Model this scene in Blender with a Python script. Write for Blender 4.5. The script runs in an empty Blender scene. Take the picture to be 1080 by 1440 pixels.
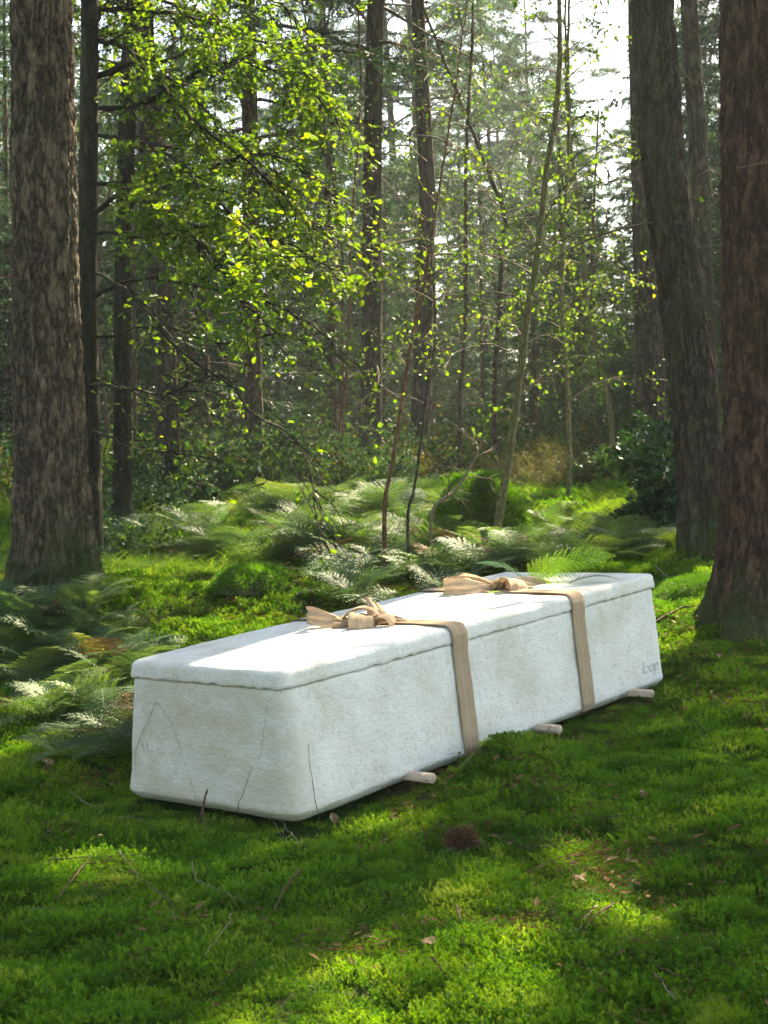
import bpy, math, random
import numpy as np
from mathutils import Vector, Matrix

rng = np.random.default_rng(11)
random.seed(5)
scene = bpy.context.scene
COL = scene.collection
PI = math.pi

# ------------------------------------------------------------------ camera
F = 2100.0
TILT, CAMZ, ROLL = 0.014, 0.954, -0.021
cT, sT = math.cos(TILT), math.sin(TILT)
R0 = np.array([1.0, 0, 0]); U0 = np.array([0, sT, cT]); FW = np.array([0, cT, -sT])
cR, sR = math.cos(ROLL), math.sin(ROLL)
RV = R0*cR + U0*sR
UV = -R0*sR + U0*cR
CAM = np.array([0, 0, CAMZ])

cam_d = bpy.data.cameras.new('camera')
cam = bpy.data.objects.new('camera', cam_d); COL.objects.link(cam)
m = Matrix.Identity(4)
for i in range(3):
    m[i][0] = RV[i]; m[i][1] = UV[i]; m[i][2] = -FW[i]; m[i][3] = CAM[i]
cam.matrix_world = m
cam_d.sensor_fit = 'HORIZONTAL'; cam_d.sensor_width = 36
cam_d.lens = 36*F/1080
cam_d.clip_start = 0.05; cam_d.clip_end = 2000
cam_d.dof.use_dof = True
cam_d.dof.focus_distance = 5.0
cam_d.dof.aperture_fstop = 18.0
scene.camera = cam


def ray(px, py):
    return RV*((px-540)/F) - UV*((py-720)/F) + FW


def at(px, py, Y):
    """world point seen at pixel (px, py) whose world y is Y"""
    d = ray(px, py)
    return CAM + d*(Y/d[1])


def proj(p):
    d = np.asarray(p, float) - CAM
    x = d @ RV; y = d @ UV; z = d @ FW
    return 540+F*x/z, 720-F*y/z


# ------------------------------------------------------------------ noise
def _hash(ix, iy, iz, seed):
    h = (ix.astype(np.int64)*374761393 + iy.astype(np.int64)*668265263 + iz.astype(np.int64)*2147483647 + seed*974711) & 0xffffffff
    h = ((h ^ (h >> 13))*1274126177) & 0xffffffff
    h = (h ^ (h >> 16)) & 0xffffff
    return h/float(0xffffff)


def vnoise(x, y, z=0.0, seed=0):
    x, y, z = np.broadcast_arrays(np.asarray(x, float), np.asarray(y, float), np.asarray(z, float))
    ix, iy, iz = np.floor(x), np.floor(y), np.floor(z)
    fx, fy, fz = x-ix, y-iy, z-iz
    fx = fx*fx*(3-2*fx); fy = fy*fy*(3-2*fy); fz = fz*fz*(3-2*fz)
    r = 0
    for dx in (0, 1):
        wx = fx if dx else 1-fx
        for dy in (0, 1):
            wy = fy if dy else 1-fy
            for dz in (0, 1):
                wz = fz if dz else 1-fz
                r = r + wx*wy*wz*_hash(ix+dx, iy+dy, iz+dz, seed)
    return r*2-1


def fbm(x, y, z=0.0, seed=0, octv=3):
    r = 0; a = 1.0; s = 0
    for o in range(octv):
        r = r + a*vnoise(np.asarray(x)*2**o, np.asarray(y)*2**o, np.asarray(z)*2**o, seed+o)
        s += a; a *= .5
    return r/s


# ------------------------------------------------------------------ coffin pose
CX, CY, YAW = -0.269, 4.245, 0.713
SL, RO = 0.083, -0.011
WN, WF, BH, LT, INS, LEN = 0.752, 0.764, 0.388, 0.056, 0.021, 2.1
u2 = np.array([math.sin(YAW), math.cos(YAW)]); v2 = np.array([-math.cos(YAW), math.sin(YAW)])
c0 = np.array([CX, CY]) + v2*WN/2
EX = np.array([u2[0], u2[1], SL]); EX /= np.linalg.norm(EX)
EY = np.array([v2[0], v2[1], RO]); EY /= np.linalg.norm(EY)
EZ = np.cross(EX, EY); EZ /= np.linalg.norm(EZ); EY = np.cross(EZ, EX)
C0 = np.array([c0[0], c0[1], RO*WN/2])
CM = Matrix.Identity(4)
for i in range(3):
    CM[i][0] = EX[i]; CM[i][1] = EY[i]; CM[i][2] = EZ[i]; CM[i][3] = C0[i]


def cw(a, b, z):
    return C0 + EX*a + EY*b + EZ*z


# ------------------------------------------------------------------ terrain
BUMPS = [(-.85, 6.75, .10, .45, .30), (-1.35, 7.3, .12, .35, .4), (-.55, 7.6, .09, .3, .35), (.75, 8.2, .07, .4, .4), (-1.55, 8.0, .24, 2.0, 1.45), (2.15, 8.3, .14, .8, 1.0), (-1.0, 7.2, .06, .5, .5), (-.35, 9.6, .10, .9, .6)]


def H(x, y, fine=True):
    x = np.asarray(x, float); y = np.asarray(y, float)
    s = .654*(np.clip(x, -.9, 3.0)-CX) + .757*(y-CY)
    sp_ = np.maximum(s, 0); q = .083*sp_+.0048*sp_**2.1
    cap = .93+.0012*sp_; z = np.where(s > 0, -np.log(np.exp(-9*q)+np.exp(-9*cap))/9+np.log(1+np.exp(-9*.93))/9, .03*s)
    for bx, by, a, sx, sy in BUMPS:
        z = z + a*np.exp(-((x-bx)/sx)**2-((y-by)/sy)**2)
    # coffin footprint distance
    lx = (x-c0[0])*u2[0] + (y-c0[1])*u2[1]; ly = (x-c0[0])*v2[0] + (y-c0[1])*v2[1]
    dx = np.maximum(np.maximum(-lx, lx-LEN), 0); dy = np.maximum(np.abs(ly)-WN/2, 0)
    d = np.sqrt(dx*dx+dy*dy)
    w = np.clip(d/.30, 0, 1)
    z = z - .028*(1-.6*np.clip(d/.8, 0, 1))
    amp = .06 + .05*np.clip((y-7)/6, 0, 1)
    n = amp*fbm(x*1.7, y*1.7, 0, 3, 3)
    if fine:
        n = n + .034*fbm(x*5.5, y*5.5, 0, 9, 2)
    z = z + w*n
    z = z + .10*np.exp(-((lx-.82)/.15)**2-((ly+WN/2+.12)/.13)**2)
    z = z + .03*np.exp(-((lx-.45)/.2)**2-((ly+WN/2+.45)/.25)**2)
    return z


def gp(px, py):
    d = ray(px, py)
    t = np.linspace(2.0, 60, 6000)
    P = CAM[None] + d[None]*t[:, None]
    h = H(P[:, 0], P[:, 1], False)
    i = np.argmax(P[:, 2] < h)
    return P[i]


# ------------------------------------------------------------------ mesh builder
class MB:
    def __init__(s):
        s.V = []; s.Fc = []; s.n = 0

    def add(s, V, *faces):
        V = np.asarray(V, float).reshape(-1, 3)
        for f in faces:
            f = np.asarray(f, np.int64)
            s.Fc.append(f + s.n)
        s.V.append(V); s.n += len(V)

    def stamp(s, sv, sfs, P, X, Y, Z, S=None):
        P = np.asarray(P); n = len(P)
        if n == 0: return
        if S is None: S = np.ones(n)
        S = np.asarray(S)
        if S.ndim == 1: S = np.stack([S, S, S], 1)
        V = P[:, None, :] + (S[:, 0:1, None]*sv[None, :, 0:1])*X[:, None, :] + (S[:, 1:2, None]*sv[None, :, 1:2])*Y[:, None, :] + (S[:, 2:3, None]*sv[None, :, 2:3])*Z[:, None, :]
        k = len(sv); off = np.arange(n)*k
        fs = [(np.asarray(f)[None] + off[:, None, None]).reshape(-1, len(f[0])) for f in sfs]
        s.add(V.reshape(-1, 3), *fs)

    def tube(s, P, R, sides=6, cap=False):
        P = np.asarray(P, float); R = np.asarray(R, float)
        n = len(P)
        T = np.gradient(P, axis=0); T /= np.linalg.norm(T, axis=1)[:, None]+1e-9
        ref = np.array([0, 0, 1.0]) if abs(T[:, 2]).mean() < .8 else np.array([1.0, 0, 0])
        A = np.cross(T, ref); A /= np.linalg.norm(A, axis=1)[:, None]+1e-9
        B = np.cross(T, A)
        th = np.arange(sides)*2*PI/sides
        V = P[:, None] + R[:, None, None]*(np.cos(th)[None, :, None]*A[:, None] + np.sin(th)[None, :, None]*B[:, None])
        i = np.arange(n-1)[:, None]*sides; j = np.arange(sides)[None]; j2 = (j+1) % sides
        f = np.stack([i+j, i+j2, i+sides+j2, i+sides+j], -1).reshape(-1, 4)
        s.add(V.reshape(-1, 3), f)
        if cap:
            s.Fc.append(np.arange(sides)[None][:, ::-1] + s.n - n*sides)
            s.Fc.append(np.arange(sides)[None] + s.n - sides)

    def mesh(s, name, mat=None, smooth=True):
        me = bpy.data.meshes.new(name)
        V = np.concatenate(s.V)
        me.vertices.add(len(V)); me.vertices.foreach_set('co', V.astype(np.float32).ravel())
        nl = sum(f.size for f in s.Fc); nf = sum(len(f) for f in s.Fc)
        loops = np.concatenate([f.ravel() for f in s.Fc]).astype(np.int32)
        starts = []; a = 0
        for f in s.Fc:
            starts.append(a+np.arange(len(f))*f.shape[1]); a += f.size
        me.loops.add(nl); me.polygons.add(nf)
        me.loops.foreach_set('vertex_index', loops)
        me.polygons.foreach_set('loop_start', np.concatenate(starts).astype(np.int32))
        me.update(calc_edges=True)
        me.polygons.foreach_set('use_smooth', np.full(nf, smooth))
        if mat: me.materials.append(mat)
        me.validate()
        return me

    def build(s, name, mat=None, parent=None, smooth=True, loc=None):
        o = bpy.data.objects.new(name, s.mesh(name, mat, smooth)); COL.objects.link(o)
        if parent: o.parent = parent
        if loc is not None: o.location = loc
        return o


def tag(o, label=None, cat=None, group=None, kind=None):
    if label: o['label'] = label
    if cat: o['category'] = cat
    if group: o['group'] = group
    if kind: o['kind'] = kind
    return o


def empty(name, loc=(0, 0, 0), label=None, cat=None, group=None):
    o = bpy.data.objects.new(name, None); COL.objects.link(o)
    o.location = [float(c) for c in loc]; o.empty_display_size = .1
    return tag(o, label, cat, group)


def kids(o):
    return [c for c in bpy.data.objects if c.parent == o]


def norm(a):
    a = np.asarray(a, float)
    return a/(np.linalg.norm(a, axis=-1, keepdims=True)+1e-9)


# ------------------------------------------------------------------ materials
def newmat(name):
    mt = bpy.data.materials.new(name); mt.use_nodes = True
    nt = mt.node_tree; nt.nodes.clear()
    out = nt.nodes.new('ShaderNodeOutputMaterial')
    return mt, nt, out


def N(nt, typ, **kw):
    n = nt.nodes.new(typ)
    for k, v in kw.items():
        if k in n.inputs: n.inputs[k].default_value = v
        else: setattr(n, k, v)
    return n


def ramp(nt, fac, stops):
    r = nt.nodes.new('ShaderNodeValToRGB')
    e = r.color_ramp.elements
    while len(e) < len(stops): e.new(.5)
    for el, (p, c) in zip(e, stops):
        el.position = p; el.color = (*c, 1)
    nt.links.new(fac, r.inputs[0])
    return r.outputs[0]


def coords(nt, kind='Object', scale=(1, 1, 1)):
    if kind == 'World':
        t = nt.nodes.new('ShaderNodeNewGeometry').outputs['Position']
    else:
        t = nt.nodes.new('ShaderNodeTexCoord').outputs[kind]
    mp = nt.nodes.new('ShaderNodeMapping'); mp.inputs['Scale'].default_value = scale
    nt.links.new(t, mp.inputs[0])
    return mp.outputs[0]


def noise(nt, vec, scale, detail=3, rough=.55):
    n = N(nt, 'ShaderNodeTexNoise', Scale=scale, Detail=detail, Roughness=rough)
    nt.links.new(vec, n.inputs['Vector'])
    return n.outputs['Fac']


def mixc(nt, fac, a, b, mode='MIX'):
    n = nt.nodes.new('ShaderNodeMix'); n.data_type = 'RGBA'; n.blend_type = mode
    L = nt.links
    for sock, v in ((n.inputs[0], fac), (n.inputs[6], a), (n.inputs[7], b)):
        if isinstance(v, (int, float)): sock.default_value = v
        elif isinstance(v, tuple): sock.default_value = (*v, 1)
        else: L.new(v, sock)
    return n.outputs[2]


def math_(nt, op, a, b=0.0, c=None):
    n = nt.nodes.new('ShaderNodeMath'); n.operation = op
    for i, v in enumerate((a, b, c)):
        if v is None: continue
        if isinstance(v, (int, float)): n.inputs[i].default_value = v
        else: nt.links.new(v, n.inputs[i])
    return n.outputs[0]


def leaf_mat(name, cols, trans=.45, gloss=.12, worldscale=1.5, rough=.45, island=True, tcol=None):
    """foliage: diffuse + translucent + a little gloss; colour varies per leaf, per plant and in drifts"""
    mt, nt, out = newmat(name)
    L = nt.links
    g = nt.nodes.new('ShaderNodeNewGeometry')
    oi = nt.nodes.new('ShaderNodeObjectInfo')
    wn = noise(nt, coords(nt, 'World'), worldscale, 2)
    f = math_(nt, 'MULTIPLY_ADD', g.outputs['Random Per Island'] if island else oi.outputs['Random'], .55, math_(nt, 'MULTIPLY_ADD', wn, .9, -.25))
    f = math_(nt, 'ADD', f, math_(nt, 'MULTIPLY_ADD', oi.outputs['Random'], .25, -.12))
    col = ramp(nt, f, cols)
    d = N(nt, 'ShaderNodeBsdfDiffuse'); L.new(col, d.inputs[0])
    t = N(nt, 'ShaderNodeBsdfTranslucent')
    tc = mixc(nt, 1.0, col, tcol or (1.0, 1.0, .35), 'MULTIPLY')
    tb = nt.nodes.new('ShaderNodeHueSaturation'); tb.inputs['Value'].default_value = 2.2
    L.new(tc, tb.inputs['Color']); L.new(tb.outputs[0], t.inputs[0])
    m1 = nt.nodes.new('ShaderNodeMixShader'); m1.inputs[0].default_value = trans
    L.new(d.outputs[0], m1.inputs[1]); L.new(t.outputs[0], m1.inputs[2])
    gl = N(nt, 'ShaderNodeBsdfGlossy', Roughness=rough); gl.inputs[0].default_value = (1, 1, 1, 1)
    fr = N(nt, 'ShaderNodeFresnel', IOR=1.4)
    m2 = nt.nodes.new('ShaderNodeMixShader')
    L.new(math_(nt, 'MULTIPLY_ADD', fr.outputs[0], gloss*1.3, gloss*.06), m2.inputs[0])
    L.new(m1.outputs[0], m2.inputs[1]); L.new(gl.outputs[0], m2.inputs[2])
    L.new(m2.outputs[0], out.inputs[0])
    return mt


def bark_mat(name, dark, mid, light, moss=(.05, .07, .02), mossamt=.3, scale=1.0, bump=.6):
    mt, nt, out = newmat(name); L = nt.links
    def furrow(sx, sz, w, sc):
        n_ = noise(nt, coords(nt, 'Object', (scale*sx, scale*sx, scale*sz)), sc, 4, .6)
        return math_(nt, 'MINIMUM', math_(nt, 'MULTIPLY', math_(nt, 'ABSOLUTE', math_(nt, 'SUBTRACT', n_, .5)), w), 1.0)
    f1 = furrow(12, 3.6, 8.0, 1.4); f2 = furrow(28, 15.0, 6.0, 1.3)
    n1 = noise(nt, coords(nt, 'Object', (scale*20, scale*20, scale*7)), 1.4, 6, .7)
    h = math_(nt, 'MULTIPLY_ADD', f1, .42, math_(nt, 'MULTIPLY_ADD', f2, .26, math_(nt, 'MULTIPLY', n1, .42)))
    col = ramp(nt, h, [(.28, dark), (.62, mid), (.95, light)])
    big = noise(nt, coords(nt, 'Object', (2.5, 2.5, .9)), 1.6, 4)
    mf = ramp(nt, big, [(.45, (0, 0, 0)), (.68, (mossamt,)*3)])
    col = mixc(nt, mf, col, moss)
    sz = nt.nodes.new('ShaderNodeSeparateXYZ'); L.new(nt.nodes.new('ShaderNodeTexCoord').outputs['Object'], sz.inputs[0])
    foot = math_(nt, 'MAXIMUM', math_(nt, 'MULTIPLY_ADD', sz.outputs[2], -1.9, math_(nt, 'MULTIPLY', big, 1.3)), 0.0)
    col = mixc(nt, math_(nt, 'MINIMUM', foot, .75), col, (.035, .07, .015))
    lich = ramp(nt, noise(nt, coords(nt, 'Object', (9, 9, 6)), 1.5, 4, .6), [(.60, (0, 0, 0)), (.68, (.55,)*3)])
    col = mixc(nt, math_(nt, 'MULTIPLY', lich, mossamt*1.2), col, (.16, .17, .12))
    fine = noise(nt, coords(nt, 'Object', (60, 60, 25)), 1.0, 3, .7)
    col = mixc(nt, .35, col, ramp(nt, fine, [(.3, (.25,)*3), (.7, (1,)*3)]), 'MULTIPLY')
    b = N(nt, 'ShaderNodeBump', Strength=bump, Distance=.02)
    L.new(math_(nt, 'ADD', h, math_(nt, 'MULTIPLY', fine, .25)), b.inputs['Height'])
    p = N(nt, 'ShaderNodeBsdfPrincipled', Roughness=.9); p.inputs['Specular IOR Level'].default_value = .2
    L.new(col, p.inputs['Base Color']); L.new(b.outputs[0], p.inputs['Normal']); L.new(p.outputs[0], out.inputs[0])
    return mt


def plain_mat(name, col, rough=.8, var=.25, scale=20, bump=0, spec=.3, c2=None):
    mt, nt, out = newmat(name); L = nt.links
    v = coords(nt, 'Object')
    n = noise(nt, v, scale, 4)
    c = mixc(nt, n, tuple(x*(1-var) for x in col), c2 or tuple(min(1, x*(1+var)) for x in col))
    p = N(nt, 'ShaderNodeBsdfPrincipled', Roughness=rough); p.inputs['Specular IOR Level'].default_value = spec
    L.new(c, p.inputs['Base Color'])
    if bump:
        b = N(nt, 'ShaderNodeBump', Strength=bump, Distance=.004); L.new(n, b.inputs['Height']); L.new(b.outputs[0], p.inputs['Normal'])
    L.new(p.outputs[0], out.inputs[0])
    return mt


def coffin_mat(name, stain):
    mt, nt, out = newmat(name); L = nt.links
    v = coords(nt, 'Object')
    n1 = noise(nt, v, 5, 5, .6)
    n4 = noise(nt, v, 60, 4, .75)
    n2 = noise(nt, coords(nt, 'Object', (1, 1, 2.2)), 38, 5, .7)
    n3 = noise(nt, v, 180, 3, .7)
    c = ramp(nt, n1, [(.30, (.64, .605, .51)), (.46, (.73, .715, .655)), (.62, (.80, .80, .76))])
    c = mixc(nt, .22, c, ramp(nt, n3, [(.3, (.55,)*3), (.6, (1,)*3)]), 'MULTIPLY')
    c = mixc(nt, .5, c, ramp(nt, n4, [(.34, (.62, .58, .48)), (.46, (1,)*3)]), 'MULTIPLY')
    # yellowish growth stains on the near end of the box
    sep = nt.nodes.new('ShaderNodeSeparateXYZ'); L.new(nt.nodes.new('ShaderNodeTexCoord').outputs['Object'], sep.inputs[0])
    near = math_(nt, 'SUBTRACT', 1.0, math_(nt, 'MULTIPLY', sep.outputs[0], 7.0)); 
    near = math_(nt, 'MAXIMUM', math_(nt, 'MINIMUM', near, 1.0), 0.0)
    sm = math_(nt, 'MULTIPLY', near, ramp(nt, noise(nt, coords(nt, 'Object', (1, 1, 1.8)), 7, 4, .6), [(.35, (.15,)*3), (.6, (1,)*3)]))
    c = mixc(nt, math_(nt, 'MULTIPLY', sm, stain), c, (.56, .50, .36))
    b = N(nt, 'ShaderNodeBump', Strength=.75, Distance=.006)
    h = math_(nt, 'MULTIPLY_ADD', n2, 1.0, math_(nt, 'MULTIPLY_ADD', n3, .4, math_(nt, 'MULTIPLY', n4, .6)))
    L.new(h, b.inputs['Height'])
    p = N(nt, 'ShaderNodeBsdfPrincipled', Roughness=.92); p.inputs['Specular IOR Level'].default_value = .15
    L.new(c, p.inputs['Base Color']); L.new(b.outputs[0], p.inputs['Normal']); L.new(p.outputs[0], out.inputs[0])
    return mt


def ribbon_mat(name):
    mt, nt, out = newmat(name); L = nt.links
    uv = nt.nodes.new('ShaderNodeUVMap'); uv.uv_map = 'UVMap'
    def wave(sc, dirn):
        w = N(nt, 'ShaderNodeTexWave', Scale=sc, Distortion=.6); w.bands_direction = dirn; w.inputs['Detail'].default_value = 1
        L.new(uv.outputs[0], w.inputs['Vector']); return w.outputs['Fac']
    h = math_(nt, 'ADD', wave(70, 'X'), wave(70, 'Y'))
    n = noise(nt, coords(nt, 'Object'), 25, 4)
    c = mixc(nt, n, (.46, .335, .225), (.62, .475, .335))
    c = mixc(nt, .35, c, ramp(nt, h, [(.2, (.45,)*3), (1.3/2, (1,)*3)]), 'MULTIPLY')
    sx = nt.nodes.new('ShaderNodeSeparateXYZ'); L.new(uv.outputs[0], sx.inputs[0])
    fl = math_(nt, 'SUBTRACT', 1.0, math_(nt, 'MINIMUM', math_(nt, 'MULTIPLY', math_(nt, 'ABSOLUTE', math_(nt, 'ADD', sx.outputs[0], .004)), 240.0), 1.0))
    c = mixc(nt, math_(nt, 'MULTIPLY', fl, .45), c, (.74, .60, .45))
    ed = math_(nt, 'MAXIMUM', math_(nt, 'MULTIPLY_ADD', math_(nt, 'ABSOLUTE', sx.outputs[0]), 250.0, -9.0), 0.0)
    c = mixc(nt, math_(nt, 'MULTIPLY', ed, .4), c, (.30, .21, .13))
    b = N(nt, 'ShaderNodeBump', Strength=.6, Distance=.0015); L.new(h, b.inputs['Height'])
    d = N(nt, 'ShaderNodeBsdfDiffuse'); L.new(c, d.inputs[0]); L.new(b.outputs[0], d.inputs['Normal'])
    t = N(nt, 'ShaderNodeBsdfTranslucent'); L.new(c, t.inputs[0])
    m1 = N(nt, 'ShaderNodeMixShader'); m1.inputs[0].default_value = .22
    L.new(d.outputs[0], m1.inputs[1]); L.new(t.outputs[0], m1.inputs[2]); L.new(m1.outputs[0], out.inputs[0])
    return mt


M = {}
M['moss'] = leaf_mat('moss', [(.1, (.032, .092, .008)), (.45, (.072, .185, .012)), (.75, (.14, .26, .018)), (1.0, (.26, .32, .055))], trans=.38, gloss=.06, worldscale=2.2, rough=.5, island=False)
M['fern'] = leaf_mat('fern', [(.1, (.024, .062, .028)), (.5, (.055, .115, .042)), (.85, (.085, .15, .05)), (1.0, (.15, .18, .065))], trans=.3, gloss=.15, worldscale=1.0, rough=.5, island=False)
M['fern_light'] = leaf_mat('fern_light', [(.1, (.15, .28, .025)), (.6, (.22, .38, .04)), (1.0, (.3, .44, .06))], trans=.45, gloss=.12, worldscale=4)
M['fern_blue'] = leaf_mat('fern_blue', [(.1, (.03, .12, .06)), (1.0, (.05, .18, .08))], trans=.35, gloss=.2, worldscale=4)
M['oak'] = leaf_mat('oak_leaf', [(0, (.035, .080, .010)), (.5, (.065, .130, .014)), (.8, (.11, .165, .018)), (.95, (.17, .18, .025)), (1.0, (.26, .11, .02))], trans=.55, gloss=.10, worldscale=1.2, tcol=(1, .98, .3))
M['birch'] = leaf_mat('birch_leaf', [(0, (.045, .10, .012)), (.5, (.085, .16, .016)), (.85, (.14, .20, .02)), (1.0, (.26, .22, .02))], trans=.4, gloss=.1, worldscale=1.2)
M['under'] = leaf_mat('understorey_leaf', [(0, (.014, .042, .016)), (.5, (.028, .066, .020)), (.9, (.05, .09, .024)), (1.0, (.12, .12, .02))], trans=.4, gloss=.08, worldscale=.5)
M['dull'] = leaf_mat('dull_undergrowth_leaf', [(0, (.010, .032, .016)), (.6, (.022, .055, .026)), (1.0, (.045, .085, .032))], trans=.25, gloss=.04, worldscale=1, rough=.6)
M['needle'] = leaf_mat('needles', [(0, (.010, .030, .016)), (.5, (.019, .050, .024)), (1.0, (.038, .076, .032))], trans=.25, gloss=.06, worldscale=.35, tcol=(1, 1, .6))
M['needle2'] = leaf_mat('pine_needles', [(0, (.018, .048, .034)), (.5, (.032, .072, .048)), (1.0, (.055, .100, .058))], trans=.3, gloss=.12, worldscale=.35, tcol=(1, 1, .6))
M['holly'] = leaf_mat('dark_glossy_leaf', [(0, (.012, .045, .016)), (.6, (.022, .065, .022)), (1.0, (.045, .10, .03))], trans=.15, gloss=.15, worldscale=2, rough=.4)
M['grass'] = leaf_mat('grass_blade', [(0, (.035, .09, .015)), (.6, (.07, .15, .02)), (1.0, (.16, .20, .05))], trans=.4, gloss=.1, worldscale=.8, island=False)
M['heath'] = leaf_mat('heather', [(0, (.05, .032, .014)), (.4, (.075, .06, .022)), (.75, (.055, .08, .022)), (1.0, (.10, .075, .03))], trans=.3, gloss=.06, worldscale=1.2)
M['litter'] = leaf_mat('dead_leaf', [(0, (.055, .032, .014)), (.5, (.11, .065, .030)), (1.0, (.20, .125, .065))], trans=.10, gloss=.05, worldscale=5, tcol=(1, .8, .5))
M['fir_bark'] = bark_mat('fir_bark', (.030, .021, .014), (.125, .090, .060), (.25, .185, .125), mossamt=.25)
M['fir_bark_green'] = bark_mat('greenish_fir_bark', (.022, .016, .011), (.066, .050, .034), (.13, .10, .07), moss=(.055, .065, .03), mossamt=.6)
M['red_bark'] = bark_mat('reddish_bark', (.028, .016, .011), (.082, .046, .030), (.15, .092, .06), mossamt=.12)
M['dark_bark'] = bark_mat('dark_bark', (.012, .010, .008), (.035, .028, .020), (.07, .055, .04), mossamt=.3)
M['pine_bark'] = bark_mat('pine_bark', (.028, .020, .016), (.080, .060, .047), (.155, .120, .095), mossamt=.3)
M['birch_bark'] = bark_mat('sapling_bark', (.07, .06, .03), (.17, .15, .07), (.30, .27, .15), moss=(.10, .12, .03), mossamt=.5, scale=2.5, bump=.2)
M['red_sap'] = bark_mat('reddish_sapling_bark', (.07, .035, .02), (.19, .09, .05), (.30, .17, .10), mossamt=.1, scale=2.5, bump=.2)
M['twig'] = plain_mat('twig_wood', (.075, .052, .036), .85, .4, 30)
M['deadtwig'] = plain_mat('bleached_twig', (.16, .125, .085), .8, .3, 30)
M['redtwig'] = plain_mat('reddish_twig', (.075, .035, .02), .8, .35, 60, .3)
M['coffin'] = coffin_mat('mycelium_shell', .7)
M['coffin_lid'] = coffin_mat('mycelium_lid', .1)
M['scratch'] = plain_mat('scratch_line', (.36, .30, .21), .9, .3, 40)
M['mark'] = plain_mat('pressed_mark', (.44, .44, .42), .9, .5, 150)
M['dowel'] = plain_mat('dowel_wood', (.54, .41, .31), .65, .28, 55)
M['ribbon'] = ribbon_mat('jute_ribbon')
M['rootfluff'] = leaf_mat('brown_roots', [(0, (.04, .022, .012)), (.6, (.13, .068, .034)), (1, (.32, .21, .11))], trans=.2, gloss=.05, worldscale=8, tcol=(1, .8, .5))
M['stone'] = plain_mat('pale_stone', (.45, .43, .42), .6, .2, 50)


def ground_mat():
    mt, nt, out = newmat('forest_floor'); L = nt.links
    w = coords(nt, 'World')
    n1 = noise(nt, w, 1.3, 5); n2 = noise(nt, w, 22, 4, .7); n3 = noise(nt, w, 120, 3, .7)
    green = ramp(nt, n2, [(.3, (.012, .030, .004)), (.6, (.030, .075, .008)), (.8, (.06, .10, .012))])
    brown = ramp(nt, n3, [(.3, (.03, .018, .010)), (.6, (.09, .055, .03)), (.8, (.16, .10, .06))])
    c = mixc(nt, ramp(nt, n1, [(.52, (0, 0, 0)), (.66, (.75,)*3)]), green, brown)
    b = N(nt, 'ShaderNodeBump', Strength=.8, Distance=.02); L.new(math_(nt, 'ADD', n2, math_(nt, 'MULTIPLY', n3, .5)), b.inputs['Height'])
    p = N(nt, 'ShaderNodeBsdfPrincipled', Roughness=.95); p.inputs['Specular IOR Level'].default_value = .1
    L.new(c, p.inputs['Base Color']); L.new(b.outputs[0], p.inputs['Normal']); L.new(p.outputs[0], out.inputs[0])
    return mt


# ------------------------------------------------------------------ light
SUN_AZ, SUN_EL = math.radians(30), math.radians(47)
SD = np.array([math.sin(SUN_AZ)*math.cos(SUN_EL), math.cos(SUN_AZ)*math.cos(SUN_EL), math.sin(SUN_EL)])
sl = bpy.data.lights.new('sun', 'SUN'); sl.energy = 5.0; sl.angle = math.radians(.5); sl.color = (1, .94, .84)
so = bpy.data.objects.new('sun', sl); COL.objects.link(so)
so.rotation_euler = Vector(SD).to_track_quat('Z', 'Y').to_euler(); so.location = (3, 10, 30)
world = bpy.data.worlds.new('World'); scene.world = world; world.use_nodes = True
wn = world.node_tree
sky = wn.nodes.new('ShaderNodeTexSky'); sky.sky_type = 'NISHITA'; sky.sun_disc = False
sky.sun_elevation = SUN_EL; sky.sun_rotation = SUN_AZ; sky.dust_density = 1.2; sky.ozone_density = 1.0; sky.air_density = 1.0
bg = wn.nodes['Background']; bg.inputs['Strength'].default_value = .095
wn.links.new(sky.outputs[0], bg.inputs[0])

scene.view_settings.view_transform = 'Standard'; scene.view_settings.look = 'None'
scene.view_settings.gamma = 1; scene.view_settings.exposure = 2.55
scene.view_settings.use_white_balance = True; scene.view_settings.white_balance_temperature = 8500; scene.view_settings.white_balance_tint = 8
cy = scene.cycles
cy.use_denoising = True
cy.max_bounces = 6; cy.diffuse_bounces = 3; cy.glossy_bounces = 2; cy.transmission_bounces = 4; cy.volume_bounces = 0; cy.transparent_max_bounces = 6
cy.caustics_reflective = False; cy.caustics_refractive = False
cy.sample_clamp_indirect = 4; cy.use_adaptive_sampling = True; cy.adaptive_threshold = .006

# things the sun must reach, as (world point, radius): crown foliage leaves these beams open
SUNNY = []
def sunny(p, r): SUNNY.append((np.asarray(p, float), r))
for a_ in np.arange(.08, 1.35, .13):
    sunny(cw(a_, -.02 - .06*(a_ < .3), BH+LT), .21)
for a_ in np.arange(.35, 1.3, .13):
    sunny(cw(a_, -.2, BH+LT), .15)
for px, py, r in [(470, 1430, .14), (560, 1400, .13), (640, 1330, .12), (720, 1270, .13), (760, 1240, .10), (600, 1290, .08), (900, 1300, .05), (520, 1350, .08), (350, 1430, .05),
                  (640, 1420, .07), (830, 1290, .06), (560, 1180, .05), (960, 1010, .05), (860, 1040, .05),
                  (170, 820, .30), (250, 850, .22), (330, 880, .18), (380, 810, .22), (300, 900, .14),
                  (980, 830, .22), (960, 870, .22), (1000, 850, .2), (940, 905, .12),
                  (480, 775, .45), (560, 790, .4), (330, 745, .35), (400, 700, .4), (820, 740, .5), (250, 730, .3), (640, 800, .2), (520, 745, .3),
                  (190, 900, .22), (170, 940, .15), (110, 960, .12), (120, 1030, .16), (70, 990, .1), (240, 690, .5)]:
    sunny(gp(px, py)+np.array([0, 0, .03]), r)
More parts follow.
